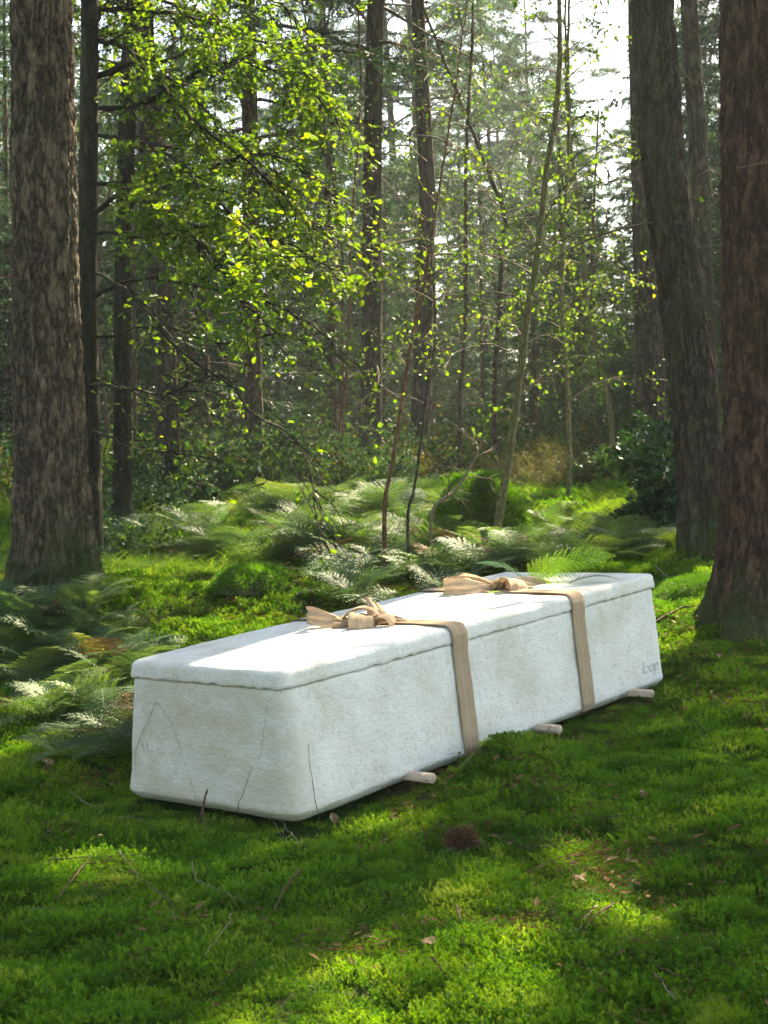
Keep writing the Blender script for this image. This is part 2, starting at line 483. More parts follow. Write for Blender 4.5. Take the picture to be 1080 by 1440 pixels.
for px, py, r in [(480, 1400, .15), (540, 1380, .15), (600, 1370, .15), (660, 1345, .14), (700, 1300, .13), (745, 1262, .12), (420, 1438, .12), (650, 1425, .12), (705, 1380, .10), (780, 1250, .08)]:
    sunny(gp(px, py)+np.array([0, 0, .03]), r)
for px, py, Y, r in [(400, 260, 8.4, .65), (350, 200, 8.6, .5), (440, 330, 8.2, .55), (300, 130, 8.8, .35), (250, 250, 9, .3), (420, 180, 8.6, .5), (330, 250, 8.4, .5), (450, 400, 8.2, .4), (300, 330, 8.6, .4), (455, 230, 7.8, .3), (360, 330, 8, .35), (390, 480, 7.6, .2), (470, 490, 7.6, .2), (420, 400, 7.8, .25),
                     (770, 560, 9.4, .35), (740, 200, 9.5, .5), (730, 420, 9.5, .3), (700, 300, 9.5, .4), (100, 400, 7.8, .12), (110, 650, 7.8, .12), (105, 200, 7.8, .12), (110, 530, 7.8, .12),
                     (1010, 600, 8.4, .12), (960, 250, 8.4, .12), (625, 380, 12, .5), (520, 180, 18, .6), (880, 300, 16, .5), (800, 440, 13, .5)]:
    sunny(at(px, py, Y), r)


def sunmask(P, extra=0.0):
    """True where a piece of high foliage would not shade a sunny target"""
    P = np.asarray(P); ok = np.ones(len(P), bool)
    jit = .05*vnoise(P[:, 0]*3, P[:, 1]*3, P[:, 2]*3, 77)
    for c, r in SUNNY:
        d = P-c; t = d @ SD
        q = np.linalg.norm(d-t[:, None]*SD, axis=1)
        ok &= ~((t > .5) & (q < r*1.12+extra+jit))
    return ok


# ------------------------------------------------------------------ ground
def ground():
    def axis(fine0, fine1, step, far, g):
        a = list(np.arange(fine0, fine1, step))
        s = step
        while a[-1] < far: s *= g; a.append(a[-1]+s)
        s = step
        while a[0] > -(far if fine0 < 0 else 8): s *= g; a.insert(0, a[0]-s)
        return np.array(a)
    xs = axis(-2.2, 2.6, .045, 150, 1.09); ys = axis(1.8, 8.5, .045, 260, 1.06)
    X, Y = np.meshgrid(xs, ys)
    Z = H(X, Y)
    far = np.clip((Y-30)/40, 0, 1); Z = Z*(1-far)+far*1.0
    mb = MB(); nx, ny = len(xs), len(ys)
    i = np.arange(ny-1)[:, None]*nx; j = np.arange(nx-1)[None]
    mb.add(np.stack([X, Y, Z], -1), np.stack([i+j, i+j+1, i+nx+j+1, i+nx+j], -1).reshape(-1, 4))
    o = mb.build('forest_floor', ground_mat()); tag(o, kind='structure')
ground()

# ------------------------------------------------------------------ instanced stuff (geometry nodes)
def proto_collection(name, meshes):
    c = bpy.data.collections.new(name)
    for i, me in enumerate(meshes):
        o = bpy.data.objects.new('%s_%02d' % (name, i), me); c.objects.link(o)
    return c


def scatter(name, pts, rots, scales, idx, coll, label, cat):
    me = bpy.data.meshes.new(name); n = len(pts)
    me.vertices.add(n); me.vertices.foreach_set('co', np.asarray(pts, np.float32).ravel())
    a = me.attributes.new('rot', 'FLOAT_VECTOR', 'POINT'); a.data.foreach_set('vector', np.asarray(rots, np.float32).ravel())
    a = me.attributes.new('scl', 'FLOAT', 'POINT'); a.data.foreach_set('value', np.asarray(scales, np.float32))
    a = me.attributes.new('idx', 'INT', 'POINT'); a.data.foreach_set('value', np.asarray(idx, np.int32))
    me.update()
    o = bpy.data.objects.new(name, me); COL.objects.link(o)
    tag(o, label, cat, None, 'stuff')
    ng = bpy.data.node_groups.new(name, 'GeometryNodeTree')
    ng.interface.new_socket('Geometry', in_out='INPUT', socket_type='NodeSocketGeometry')
    ng.interface.new_socket('Geometry', in_out='OUTPUT', socket_type='NodeSocketGeometry')
    gi = ng.nodes.new('NodeGroupInput'); go = ng.nodes.new('NodeGroupOutput')
    ci = ng.nodes.new('GeometryNodeCollectionInfo'); ci.inputs['Collection'].default_value = coll
    ci.inputs['Separate Children'].default_value = True; ci.inputs['Reset Children'].default_value = True
    ip = ng.nodes.new('GeometryNodeInstanceOnPoints'); ip.inputs['Pick Instance'].default_value = True
    def attr(nm, dt):
        t = ng.nodes.new('GeometryNodeInputNamedAttribute'); t.data_type = dt; t.inputs[0].default_value = nm
        return t.outputs[0]
    er = ng.nodes.new('FunctionNodeEulerToRotation')
    L = ng.links
    L.new(gi.outputs[0], ip.inputs['Points']); L.new(ci.outputs[0], ip.inputs['Instance'])
    L.new(attr('idx', 'INT'), ip.inputs['Instance Index'])
    L.new(attr('rot', 'FLOAT_VECTOR'), er.inputs[0]); L.new(er.outputs[0], ip.inputs['Rotation'])
    L.new(attr('scl', 'FLOAT'), ip.inputs['Scale'])
    L.new(ip.outputs[0], go.inputs[0])
    md = o.modifiers.new('scatter', 'NODES'); md.node_group = ng
    return o


def rand_dirs(n, r=rng):
    v = r.normal(size=(n, 3)); return norm(v)


def frame_from(X, upish):
    X = norm(X); Y = norm(np.cross(upish, X)); Z = np.cross(X, Y)
    return X, Y, Z


TRI = np.array([[0, -.5, 0], [1, 0, 0], [0, .5, 0]]); TRI_F = [[[0, 1, 2]]]
DIA = np.array([[0, 0, 0], [.45, -.5, .06], [1, 0, 0], [.45, .5, .06]]); DIA_F = [[[0, 1, 2], [0, 2, 3]]]
_oh = [(0, 0), (.12, .05), (.26, .2), (.36, .12), (.5, .30), (.6, .2), (.76, .31), (.86, .2), (.95, .14), (1, 0)]
OAK = np.array([[t, w*1.25, w*.35-.15*t*t] for t, w in _oh] + [[t, -w*1.25, w*.35-.15*t*t] for t, w in _oh[1:-1]])
OAK_F = [[[0, 9, 8, 7, 6, 5, 4, 3, 2, 1]], [[0, 10, 11, 12, 13, 14, 15, 16, 17, 9]]]
ROUND = np.array([[0, 0, 0], [.3, .36, .08], [.65, .34, .06], [1, 0, -.08], [.65, -.34, .06], [.3, -.36, .08]])
ROUND_F = [[[0, 3, 2, 1]], [[0, 5, 4, 3]]]


def moss_tuft(seed, nspr=46, rad=.062, hmin=.013, hmax=.032):
    r = np.random.default_rng(seed); mb = MB()
    ang = r.uniform(0, 2*PI, nspr); rr = rad*np.sqrt(r.uniform(0, 1, nspr))
    B = np.stack([rr*np.cos(ang), rr*np.sin(ang), -.006*np.ones(nspr)], 1)
    h = r.uniform(hmin, hmax, nspr)*(1.15-.5*(rr/rad)**2)
    lean = np.stack([B[:, 0]*5+r.normal(0, .4, nspr), B[:, 1]*5+r.normal(0, .4, nspr), np.ones(nspr)], 1); lean = norm(lean)
    curl = r.normal(0, .42, (nspr, 3)); curl[:, 2] = -abs(curl[:, 2])*.3
    def pt(t): return B + lean*(h*t)[:, None] + curl*(h*t*t)[:, None]*.6
    # stem as thin triangle
    for t0 in (0, .5):
        p0, p1 = pt(np.full(nspr, t0)), pt(np.full(nspr, t0+.5))
        X, Y, Z = frame_from(p1-p0, r.normal(size=(nspr, 3)))
        mb.stamp(TRI, TRI_F, p0, X, Y, Z, np.stack([np.linalg.norm(p1-p0, axis=1)*1.1, np.full(nspr, .0022), np.ones(nspr)], 1))
    for t in (.3, .48, .64, .78, .9, 1.0):
        p = pt(np.full(nspr, t)); T = norm(pt(np.full(nspr, t+.02))-pt(np.full(nspr, t-.02)))
        for k in range(3 if t < 1 else 4):
            d = norm(T*(.7 if t < 1 else 1.0) + rand_dirs(nspr, r)*.85)
            X, Y, Z = frame_from(d, T+r.normal(0, .2, (nspr, 3)))
            ln = r.uniform(.0050, .0085, nspr)
            mb.stamp(TRI, TRI_F, p, X, Y, Z, np.stack([ln, ln*.42, ln], 1))
    return mb.mesh('moss_tuft', M['moss'], False)


def inside_coffin(x, y, mrg):
    lx = (x-c0[0])*u2[0] + (y-c0[1])*u2[1]; ly = (x-c0[0])*v2[0] + (y-c0[1])*v2[1]
    return (lx > -mrg) & (lx < LEN+mrg) & (abs(ly) < WN/2+mrg)


def ground_normal_rot(x, y, r, tilt=.15):
    e = .06
    nx = -(H(x+e, y)-H(x-e, y))/(2*e); ny = -(H(x, y+e)-H(x, y-e))/(2*e)
    n = len(x)
    rx = np.arctan(-ny)*0 - np.arctan(ny)*1.0 + r.normal(0, tilt, n)
    ry = np.arctan(nx) + r.normal(0, tilt, n)
    return np.stack([rx, ry, np.zeros(n)], 1)


def poly_scatter(n_, y0, y1, marg=.35, r=rng, p=1.0):
    """random ground points inside the visible wedge between depths y0, y1"""
    y = r.uniform(y0, y1, n_); hw = y*.262+marg
    keep = r.uniform(0, 1, n_) < hw/(y1*.262+marg)
    y = y[keep]; hw = hw[keep]
    return r.uniform(-hw, hw), y


def side_a(px, z=.02):
    lo, hi = 0, LEN
    for _ in range(40):
        mid = (lo+hi)/2
        if proj(cw(mid, -WN/2, z))[0] < px: lo = mid
        else: hi = mid
    return lo


PEGS = [side_a(px)+.016 for px in (572, 752, 884)]


def do_moss():
    tufts = proto_collection('moss_tuft', [moss_tuft(i, 68) for i in range(7)])
    r = np.random.default_rng(2)
    Xs, Ys, Ss = [], [], []
    for dens, y0, y1, s0 in [(620, 2.25, 3.6, .9), (470, 3.6, 5.4, 1.0), (420, 5.4, 8.0, 1.0), (170, 8, 11.5, 1.45), (45, 11.5, 20, 2.8)]:
        n_ = int(dens*(y1-y0)*2*(y1*.262+.4))
        x, y = poly_scatter(n_, y0, y1, .4, r)
        s = s0*r.uniform(.75, 1.25, len(x))
        cl = fbm(x*4, y*4, 0, 40, 2); s *= 1+.7*cl; s = np.minimum(s, s0*1.45)*np.where(inside_coffin(x, y, .12), .62, 1.0)
        k = ~inside_coffin(x, y, -.012)
        lx_ = (x-c0[0])*u2[0]+(y-c0[1])*u2[1]; ly_ = (x-c0[0])*v2[0]+(y-c0[1])*v2[1]
        for pa in PEGS:
            near = (abs(lx_-pa+.03) < .075) & (ly_ < -WN/2+.01) & (ly_ > -WN/2-.17); s = np.where(near, np.minimum(s, .42), s)
        # thin spots where needle litter shows
        hole = fbm(x*2.2, y*2.2, 0, 60, 3)
        k &= ~((hole > .38) & (r.uniform(0, 1, len(x)) < .2))
        Xs.append(x[k]); Ys.append(y[k]); Ss.append(s[k])
    x = np.concatenate(Xs); y = np.concatenate(Ys); s = np.concatenate(Ss)
    rot = ground_normal_rot(x, y, r); rot[:, 2] = r.uniform(-PI, PI, len(x))
    # tilt is about world axes, spin first: small angles so the order matters little
    rot[:, :2] *= .8
    scatter('moss', np.stack([x, y, H(x, y)], 1), rot, s, r.integers(0, 7, len(x)), tufts, 'bright green cushion moss covering the forest floor around the white coffin', 'moss')
    print('moss', len(x))
do_moss()

# ------------------------------------------------------------------ coffin
def ring(a0, a1, wn, wf, r, step=.012, nc=12):
    """rounded trapezoid outline, counter-clockwise, in (a, b)"""
    P = []
    cs = [((a0+r, -wn+r), PI, 1.5*PI), ((a1-r, -wf+r), 1.5*PI, 2*PI), ((a1-r, wf-r), 0, .5*PI), ((a0+r, wn-r), .5*PI, PI)]
    for k in range(4):
        (ca, cb), t0, t1 = cs[k]
        for t in np.linspace(t0, t1, nc): P.append((ca+r*math.cos(t), cb+r*math.sin(t)))
        (na, nb), s0, _ = cs[(k+1) % 4]
        q = (na+r*math.cos(s0), nb+r*math.sin(s0)); p = P[-1]
        n = max(2, int(math.hypot(q[0]-p[0], q[1]-p[1])/step))
        for i in range(1, n): P.append((p[0]+(q[0]-p[0])*i/n, p[1]+(q[1]-p[1])*i/n))
    return np.array(P)


def shell(profile, r0, capn, rag=None, ampn=.0022, seed=1, bottom=True):
    """profile: (z, inset); the outline shrinks by inset; closed with shrinking cap rings"""
    base = ring(0, LEN, WN/2, WF/2, r0)
    n = len(base)
    T = np.roll(base, -1, 0)-np.roll(base, 1, 0); T = norm(T); Nn = np.stack([T[:, 1], -T[:, 0]], 1)
    spine = np.stack([np.clip(base[:, 0], .36, LEN-.36), np.zeros(n)], 1)
    rows = []
    for z, ins in profile:
        p = base - Nn*ins
        zz = np.full(n, float(z))
        if rag is not None: zz = zz + rag(p, z)
        rows.append(np.column_stack([p, zz]))
    top = rows[-1]
    for k in range(1, capn+1):
        f = (k/capn)*.97
        rows.append(np.column_stack([top[:, :2]*(1-f)+spine*f, top[:, 2] + (.003*(1-(1-f)**2) if capn > 6 else 0)]))
    V = np.array(rows)
    a, b, z = V[..., 0], V[..., 1], V[..., 2]
    d = ampn*(fbm(a*9, b*9, z*9, seed, 3)*1.6+fbm(a*45, b*45, z*45, seed+7, 2)*.6)
    kf = (BH*.55-z)*.095*np.exp(-a/.22); V[..., 1] = b+kf*b/(WN/2); V[..., 0] = a-kf*.4; b = V[..., 1]; a = V[..., 0]
    cen = np.stack([np.clip(a, .3, LEN-.3), b*0, z*0+.2], -1)
    dirn = norm(V-cen)
    V = V + dirn*d[..., None]
    mb = MB(); nr = len(V)
    i = np.arange(nr-1)[:, None]*n; j = np.arange(n)[None]; j2 = (j+1) % n
    fs = np.stack([i+j, i+j2, i+n+j2, i+n+j], -1).reshape(-1, 4)
    mb.add(V.reshape(-1, 3), fs)
    mb.Fc.append(np.arange(n)[None] + (nr-1)*n)
    mb.Fc.append(np.arange(n)[None][:, ::-1].copy())
    return mb


coffin = empty('coffin')
coffin.matrix_world = CM
tag(coffin, 'long white rough-textured coffin with a thick flat lid lying on the green moss', 'coffin')
prof = [(0.0, .045), (.006, .030), (.014, .020), (.026, .008), (.032, .003), (.038, .001)]
for z in np.linspace(.05, BH-.012, 30): prof.append((z, INS*z/BH))
prof += [(BH-.006, INS+.001), (BH-.001, INS+.005), (BH, INS+.014)]
body = shell(prof, .068, 5, seed=4, ampn=.0030).build('body', M['coffin'], coffin)
def rag(p, z):
    if z < BH+.012: return 0.0042*vnoise(p[:, 0]*48, p[:, 1]*42, 0, 21)+.0014*vnoise(p[:, 0]*11, p[:, 1]*11, 0, 22)-.002
    return 0*p[:, 0]
LI = INS-.0045
prof = [(BH+.004, LI+.03), (BH+.003, LI+.008), (BH+.004, LI+.001), (BH+.010, LI-.001), (BH+.018, LI), (BH+.026, LI+.0015)]
for t in np.linspace(0, PI/2, 9)[1:]:
    prof.append((BH+LT-.021+.021*math.sin(t), LI+.002+.024*(1-math.cos(t))))
lid = shell(prof, .048, 22, rag, seed=9, ampn=.0022).build('lid', M['coffin_lid'], coffin)
tag(lid, 'thick flat lid with rounded rim and ragged lower edge')


for px in (572, 752, 884):
    a = side_a(px)+.016
    mb = MB(); L0 = WN/2+.095
    ys_ = np.array([-L0, -L0+.003, -L0+.003, 0, L0-.003, L0-.003, L0]); rr_ = np.array([.0135, .016, .016, .016, .016, .016, .0135])
    mb.tube(np.stack([np.full(7, a), ys_, np.full(7, .026)], 1), rr_, 20, True)
    mb.build('dowel_handle', M['dowel'], coffin)


def on_plane(px, py, p0, nrm):
    d = ray(px, py); t = np.dot(p0-CAM, nrm)/np.dot(d, nrm)
    return CAM + d*t


CMI = np.array(CM.inverted())
def tolocal(p): return CMI[:3, :3] @ np.asarray(p) + CMI[:3, 3]
slope = INS/BH
fn = norm(-EX + EZ*slope*1.0)
def scratch(pts, rad, name='scratch', mat='scratch', depth=0.0):
    P = [tolocal(on_plane(px, py, cw(0, 0, 0), fn)) for px, py in pts]
    P = np.array(P); n = 24
    t = np.linspace(0, len(P)-1, n); Q = np.stack([np.interp(t, range(len(P)), P[:, k]) for k in range(3)], 1)
    Q[1:-1] += rng.normal(0, .0006, (n-2, 3))
    Q[:, 0] -= .0012 + (BH*.55-Q[:, 2])*.095*.4
    mb = MB(); mb.tube(Q, np.full(n, rad)*rng.uniform(.5, 1.2, n), 4); mb.build(name, M[mat], body)
scratch([(219, 986), (205, 1019), (192, 1053), (190, 1070), (192, 1088)], .0009)
scratch([(219, 986), (237, 1009), (246, 1033), (256, 1056), (262, 1079), (272, 1102), (279, 1125)], .0008)
scratch([(374, 993), (368, 1051), (366, 1067)], .0007)
scratch([(200, 1042), (202, 1050), (204, 1058)], .0012)
scratch([(207, 1043), (208, 1050), (209, 1057), (216, 1056)], .0011)
scratch([(246, 975), (280, 979), (322, 981)], .0010, 'scratch', 'coffin_lid')
# faint pressed lettering at the far end of the long side
try:
    cu = bpy.data.curves.new('pressed_letters', 'FONT'); cu.body = 'loop'; cu.size = .072; cu.extrude = .0005; cu.shear = .45; cu.offset = -.0015
    to = bpy.data.objects.new('pressed_letters', cu); COL.objects.link(to)
    bpy.context.view_layer.update()
    dg = bpy.context.evaluated_depsgraph_get()
    tme = bpy.data.meshes.new_from_object(to.evaluated_get(dg)); bpy.data.objects.remove(to)
    tv = np.empty(len(tme.vertices)*3); tme.vertices.foreach_get('co', tv); tv = tv.reshape(-1, 3)
    A0, Z0 = 1.90, .075
    a_ = A0 + tv[:, 0]*.95; z_ = Z0 + tv[:, 1]
    b_ = -(WN/2+(WF-WN)/2*a_/LEN - INS*z_/BH) - .0012 - tv[:, 2]
    tme.vertices.foreach_set('co', np.stack([a_, b_, z_], 1).astype(np.float32).ravel()); tme.update()
    tme.materials.clear(); tme.materials.append(M['mark'])
    tob = bpy.data.objects.new('pressed_letters', tme); COL.objects.link(tob); tob.parent = body
except Exception as e:
    print('text failed', e)

# ------------------------------------------------------------------ ribbons
def strip(name, P, Wd, parent, n=40, thick=.0014, crinkle=.0012, nac=7, smooth=True):
    P = np.asarray(P, float); Wd = np.asarray(Wd, float)
    m_ = len(P)
    # Catmull-Rom resample
    def cr(A, t):
        i = np.clip(np.floor(t).astype(int), 0, m_-2); f = (t-i)[:, None]
        p0 = A[np.maximum(i-1, 0)]; p1 = A[i]; p2 = A[i+1]; p3 = A[np.minimum(i+2, m_-1)]
        return .5*((2*p1)+(-p0+p2)*f+(2*p0-5*p1+4*p2-p3)*f*f+(-p0+3*p1-3*p2+p3)*f**3)
    t = np.linspace(0, m_-1, n)
    if smooth: Q = cr(P, t); Wq = cr(Wd, t)
    else:
        Q = np.stack([np.interp(t, range(m_), P[:, k]) for k in range(3)], 1); Wq = np.stack([np.interp(t, range(m_), Wd[:, k]) for k in range(3)], 1)
    T = norm(np.gradient(Q, axis=0)); Nn = norm(np.cross(T, Wq))
    s = np.linspace(-1, 1, nac)
    V = Q[:, None] + s[None, :, None]*Wq[:, None]
    wl = np.linalg.norm(Wq, axis=1)
    arc = np.concatenate([[0], np.cumsum(np.linalg.norm(np.diff(Q, axis=0), axis=1))])
    fold = crinkle*(np.sin(s[None]*7+arc[:, None]*20)*.5 + 1.2*fbm(arc[:, None]*18+s[None]*1.5, s[None]*2.5, 0, 31, 2))*(1+1.5*(wl[:, None] < .025))
    V = V + Nn[:, None]*fold[..., None]
    uv = np.stack([np.broadcast_to(s[None]*.04, (n, nac)), np.broadcast_to(arc[:, None], (n, nac))], -1).reshape(-1, 2)
    mb = MB(); i = np.arange(n-1)[:, None]*nac; j = np.arange(nac-1)[None]
    mb.add(V.reshape(-1, 3), np.stack([i+j, i+j+1, i+nac+j+1, i+nac+j], -1).reshape(-1, 4))
    o = mb.build(name, M['ribbon'], parent)
    me = o.data; ul = me.uv_layers.new(name='UVMap')
    li = np.empty(len(me.loops), np.int32); me.loops.foreach_get('vertex_index', li)
    ul.data.foreach_set('uv', uv[li].astype(np.float32).ravel())
    sm = o.modifiers.new('thick', 'SOLIDIFY'); sm.thickness = thick; sm.offset = 0
    return o


def band(parent, a, hw, skew=0.0):
    """closed loop of ribbon round the coffin at distance a from the near end (local coordinates)"""
    def wb(z, s=1): return WN/2+(WF-WN)/2*a/LEN-INS*z/BH
    o = .0065
    pts = []
    r = .028; lw = WN/2+(WF-WN)/2*a/LEN-LI
    pts += [(0.0, -.004), (-wb(0)+.06, -.004), (-wb(0)+.038, .0), (-wb(.03)-o+.008, .022), (-wb(.045)-o, .045)]
    for z in np.linspace(.09, BH-.03, 6): pts.append((-wb(z)-o, z))
    pts += [(-lw-o, BH+.004), (-lw-o, BH+LT-r)]
    for t in np.linspace(0, PI/2, 7)[1:]: pts.append((-(lw-r-.003+(r+o)*math.cos(t)), BH+LT-r+(r+o)*math.sin(t)))
    for b in np.linspace(-lw+.08, lw-.08, 8): pts.append((b, BH+LT+o+.002))
    left = [(-b, z) for b, z in reversed(pts[:-8])]
    pts = pts+left
    P = [(a+skew*b, b, z) for b, z in pts]
    W = [(hw, 0, 0)]*len(P)
    return strip('band', P, W, parent, n=420, crinkle=.0012, smooth=False)


def ribbon(px_side, hw, label, skew):
    root = empty('tied_ribbon', cw(0, 0, 0), label, 'ribbon', 'ribbons tied round the coffin')
    root.matrix_world = CM
    a = side_a(px_side, .1)
    band(root, a, hw, skew)
    return root, a


rib1, A1 = ribbon(660, .040, 'beige woven ribbon tied in a loose bow round the near half of the coffin', .0)
rib2, A2 = ribbon(824, .040, 'beige woven ribbon tied in a flat wide bow round the far half of the coffin', .0)
print('A1 A2', A1, A2, proj(cw(A1, 0, BH+LT)), proj(cw(A2, 0, BH+LT)), proj(cw(A1, -.35, BH+LT)), proj(cw(A1, .35, BH+LT)))


def bowpiece(name, root, cps, Y0, n=36):
    """cps: (px, py, dY, halfwidth vector as (right, depth, up) in metres)"""
    P = [tolocal(at(c[0], c[1], Y0+c[2])) for c in cps]
    R3 = CMI[:3, :3]
    W = [R3 @ np.array([c[3][0], c[3][1], c[3][2]]) for c in cps]
    return strip(name, P, W, root, n=n*2, crinkle=.0042, nac=15)


lidn = EZ
K1 = on_plane(508, 876, cw(0, 0, BH+LT+.012), lidn)
Y1 = K1[1]
K2 = on_plane(701, 826, cw(0, 0, BH+LT+.016), lidn)
Y2 = K2[1]
print('K', K1, K2, tolocal(K1), tolocal(K2))


def knot(root, K, s=1.0):
    L_ = tolocal(K); mb = MB()
    t = np.linspace(0, 2*PI, 22)
    for k, (ax, sc) in enumerate([(0, 1.0), (1.2, .9), (2.3, .8)]):
        c, s_ = math.cos(ax), math.sin(ax)
        x = .020*s*sc*np.cos(t); z = .015*s*sc*np.sin(t); y = .010*np.sin(2*t+k)
        mb.tube(np.stack([L_[0]+x*c-y*s_, L_[1]+x*s_+y*c, L_[2]+z+.006], 1), .008*s*(1+.25*np.sin(3*t+k)), 8)
    o = mb.build('knot', M['ribbon'], root); o.data.uv_layers.new(name='UVMap')


knot(rib1, K1, 1.25); knot(rib2, K2, 1.3)
# near bow
bowpiece('bow_loop', rib1, [(506, 877, 0, (0, .006, .010)), (485, 876, -.005, (0, .010, .015)), (462, 872, -.02, (0, .012, .024)), (443, 867, -.01, (0, .010, .030)), (432, 865, .02, (0, .0, .029)),
                            (438, 865, .05, (0, -.008, .027)), (460, 870, .05, (0, -.01, .020)), (485, 873, .03, (0, 0, .012)), (506, 875, .01, (0, 0, .008))], Y1)
bowpiece('bow_loop', rib1, [(512, 872, .0, (.018, .004, 0)), (508, 864, -.03, (.034, .004, -.004)), (507, 868, -.065, (.042, .003, -.004)), (508, 880, -.082, (.043, 0, -.002)), (508, 889, -.07, (.042, 0, 0)),
                            (509, 888, -.03, (.036, 0, 0)), (511, 880, 0, (.02, 0, 0))], Y1)
bowpiece('bow_loop', rib1, [(524, 876, 0, (.004, .018, .004)), (530, 868, -.03, (.010, .028, .006)), (545, 868, -.05, (.012, .030, .006)), (552, 877, -.06, (.012, .030, .004)), (549, 888, -.06, (.010, .028, 0)),
                            (538, 889, -.045, (.006, .024, 0)), (524, 881, -.01, (.004, .014, 0))], Y1)
bowpiece('ribbon_tail', rib1, [(520, 880, .02, (.018, .01, .0)), (527, 869, .05, (.026, .012, -.012)), (530, 856, .07, (.032, .01, -.016)), (526, 846, .085, (.030, .01, -.020))], Y1, 20)
bowpiece('ribbon_tail', rib1, [(478, 872, .03, (.0, .03, .004)), (490, 862, .03, (.006, .034, .004)), (505, 855, .02, (.006, .036, .003)), (520, 856, 0, (.002, .034, .0)), (531, 864, -.01, (.002, .03, .0)), (526, 875, 0, (.0, .015, .0))], Y1, 26)
bowpiece('ribbon_tail', rib1, [(520, 877, 0, (0, .008, .010)), (545, 872, -.01, (0, .012, .016)), (575, 877, -.015, (0, .02, .014)), (604, 882, -.02, (0, .03, .006)), (618, 884, -.02, (0, .034, .002))], Y1, 26)
# far bow
bowpiece('bow_loop', rib2, [(702, 829, 0, (0, .006, .012)), (682, 828, -.01, (0, .012, .022)), (658, 826, -.03, (0, .014, .030)), (636, 825, -.02, (0, .012, .032)), (624, 826, .03, (0, .0, .030)),
                            (632, 822, .07, (0, -.012, .030)), (655, 820, .07, (0, -.014, .028)), (680, 822, .03, (0, 0, .020)), (700, 826, .01, (0, 0, .010))], Y2)
bowpiece('bow_loop', rib2, [(704, 828, .0, (.016, .012, 0)), (712, 816, -.02, (.030, .028, -.004)), (722, 815, -.045, (.034, .030, -.006)), (729, 824, -.06, (.036, .030, -.006)), (727, 836, -.06, (.036, .028, -.004)),
                            (715, 839, -.045, (.032, .024, 0)), (704, 832, -.01, (.016, .01, 0))], Y2)
bowpiece('ribbon_tail', rib2, [(708, 825, .02, (0, .006, .008)), (728, 820, .05, (0, .012, .020)), (752, 821, .09, (0, .014, .026)), (776, 823, .11, (0, .012, .016)), (798, 827, .12, (0, .012, .005))], Y2, 26)
bowpiece('ribbon_tail', rib2, [(706, 830, 0, (0, .008, .008)), (738, 828, -.005, (0, .02, .010)), (775, 831, -.01, (0, .03, .005)), (808, 834, -.02, (0, .034, .002))], Y2, 26)
bowpiece('ribbon_tail', rib2, [(700, 826, .02, (0, .01, .008)), (680, 817, .05, (0, .02, .012)), (655, 811, .06, (0, .024, .010)), (645, 815, .05, (0, .02, .006))], Y2, 20)


# ------------------------------------------------------------------ ferns
def frond_mesh(seed, npair=17, arch=.55, mat='fern', lenp=.40, detail=1.0, fold=.15, wide=1.0):
    """one frond along +x, length about 1, arching up and over"""
    r = np.random.default_rng(seed); mb = MB()
    t = np.linspace(0, 1, 24)
    el = arch*(1.25-1.9*t)
    dx = np.cos(el); dz = np.sin(el)
    x = np.concatenate([[0], np.cumsum((dx[1:]+dx[:-1])/2)/23]); z = np.concatenate([[0], np.cumsum((dz[1:]+dz[:-1])/2)/23])
    y = .04*r.normal()*t*t
    sp = np.stack([x, y, z], 1)
    mb.tube(sp, .008*(1-.85*t), 4)
    T = norm(np.gradient(sp, axis=0))
    for i in range(npair):
        u = .16+.82*(i/(npair-1))**.9
        c = np.array([np.interp(u, t, sp[:, k]) for k in range(3)]); tt = norm(np.array([np.interp(u, t, T[:, k]) for k in range(3)]))
        L_ = lenp*(math.sin(min(1, (1-u)/.84+.02)*PI*.5)**1.1)*(.9+.1*min(1, (u-.1)/.15))*r.uniform(.9, 1.06)+.012
        up = np.cross(tt, [0, 1, 0]); up = up*(-1 if up[2] < 0 else 1)
        for sgn in (-1, 1):
            side = np.array([0, sgn, 0.0])
            d = norm(side*1.0+tt*(.42+.25*u)+up*(fold+r.normal(0, .06)))
            n = max(4, int(L_/.030*detail))
            s = (np.arange(n)+.5)/n
            pc = c + d*(s*L_)[:, None]; pc[:, 2] -= .18*L_*s*s
            # pinna midrib
            X, Y, Z = frame_from(d[None], up[None]); mb.stamp(TRI, TRI_F, c[None], X, Y, Z, np.array([[L_, .006, 1]]))
            w = .030*wide*(17/npair)*min(1, L_/.2+.3)*(1-s)**.6+.006
            for q in (-1, 1):
                perp = norm(np.cross(up, d))*q
                dd = norm(perp[None]*1.0 + d[None]*.55 + up[None]*r.normal(-.1, .15, (n, 1)))
                X, Y, Z = frame_from(dd, np.repeat(up[None], n, 0))
                mb.stamp(DIA, DIA_F, pc, X, Y, Z, np.stack([w*r.uniform(.85, 1.1, n), np.full(n, L_/n*.85), np.full(n, .05)], 1))
    return mb.mesh('frond', M[mat], False)


FRONDS = [frond_mesh(100+i, 12+i % 3, a) for i, a in enumerate([.35, .5, .65, .8, .55])]


BROWNF = [frond_mesh(150+i, 11, .3, 'litter') for i in range(2)]


def fern(p, size, n, label, group=None, r=rng, spread=(0, 2*PI), lean=None):
    root = empty('bracken_fern', p, label, 'fern', group)
    for k in range(n):
        o = bpy.data.objects.new('frond', FRONDS[r.integers(0, len(FRONDS))] if r.uniform() > .06 else BROWNF[r.integers(0, 2)]); COL.objects.link(o); o.parent = root
        az = spread[0]+(spread[1]-spread[0])*(k+r.uniform(-.3, .3))/n
        s = size*r.uniform(.75, 1.1)
        o.rotation_euler = (r.normal(0, .3), r.uniform(-.55, .1), az)
        o.scale = (s, s, s)
    return root


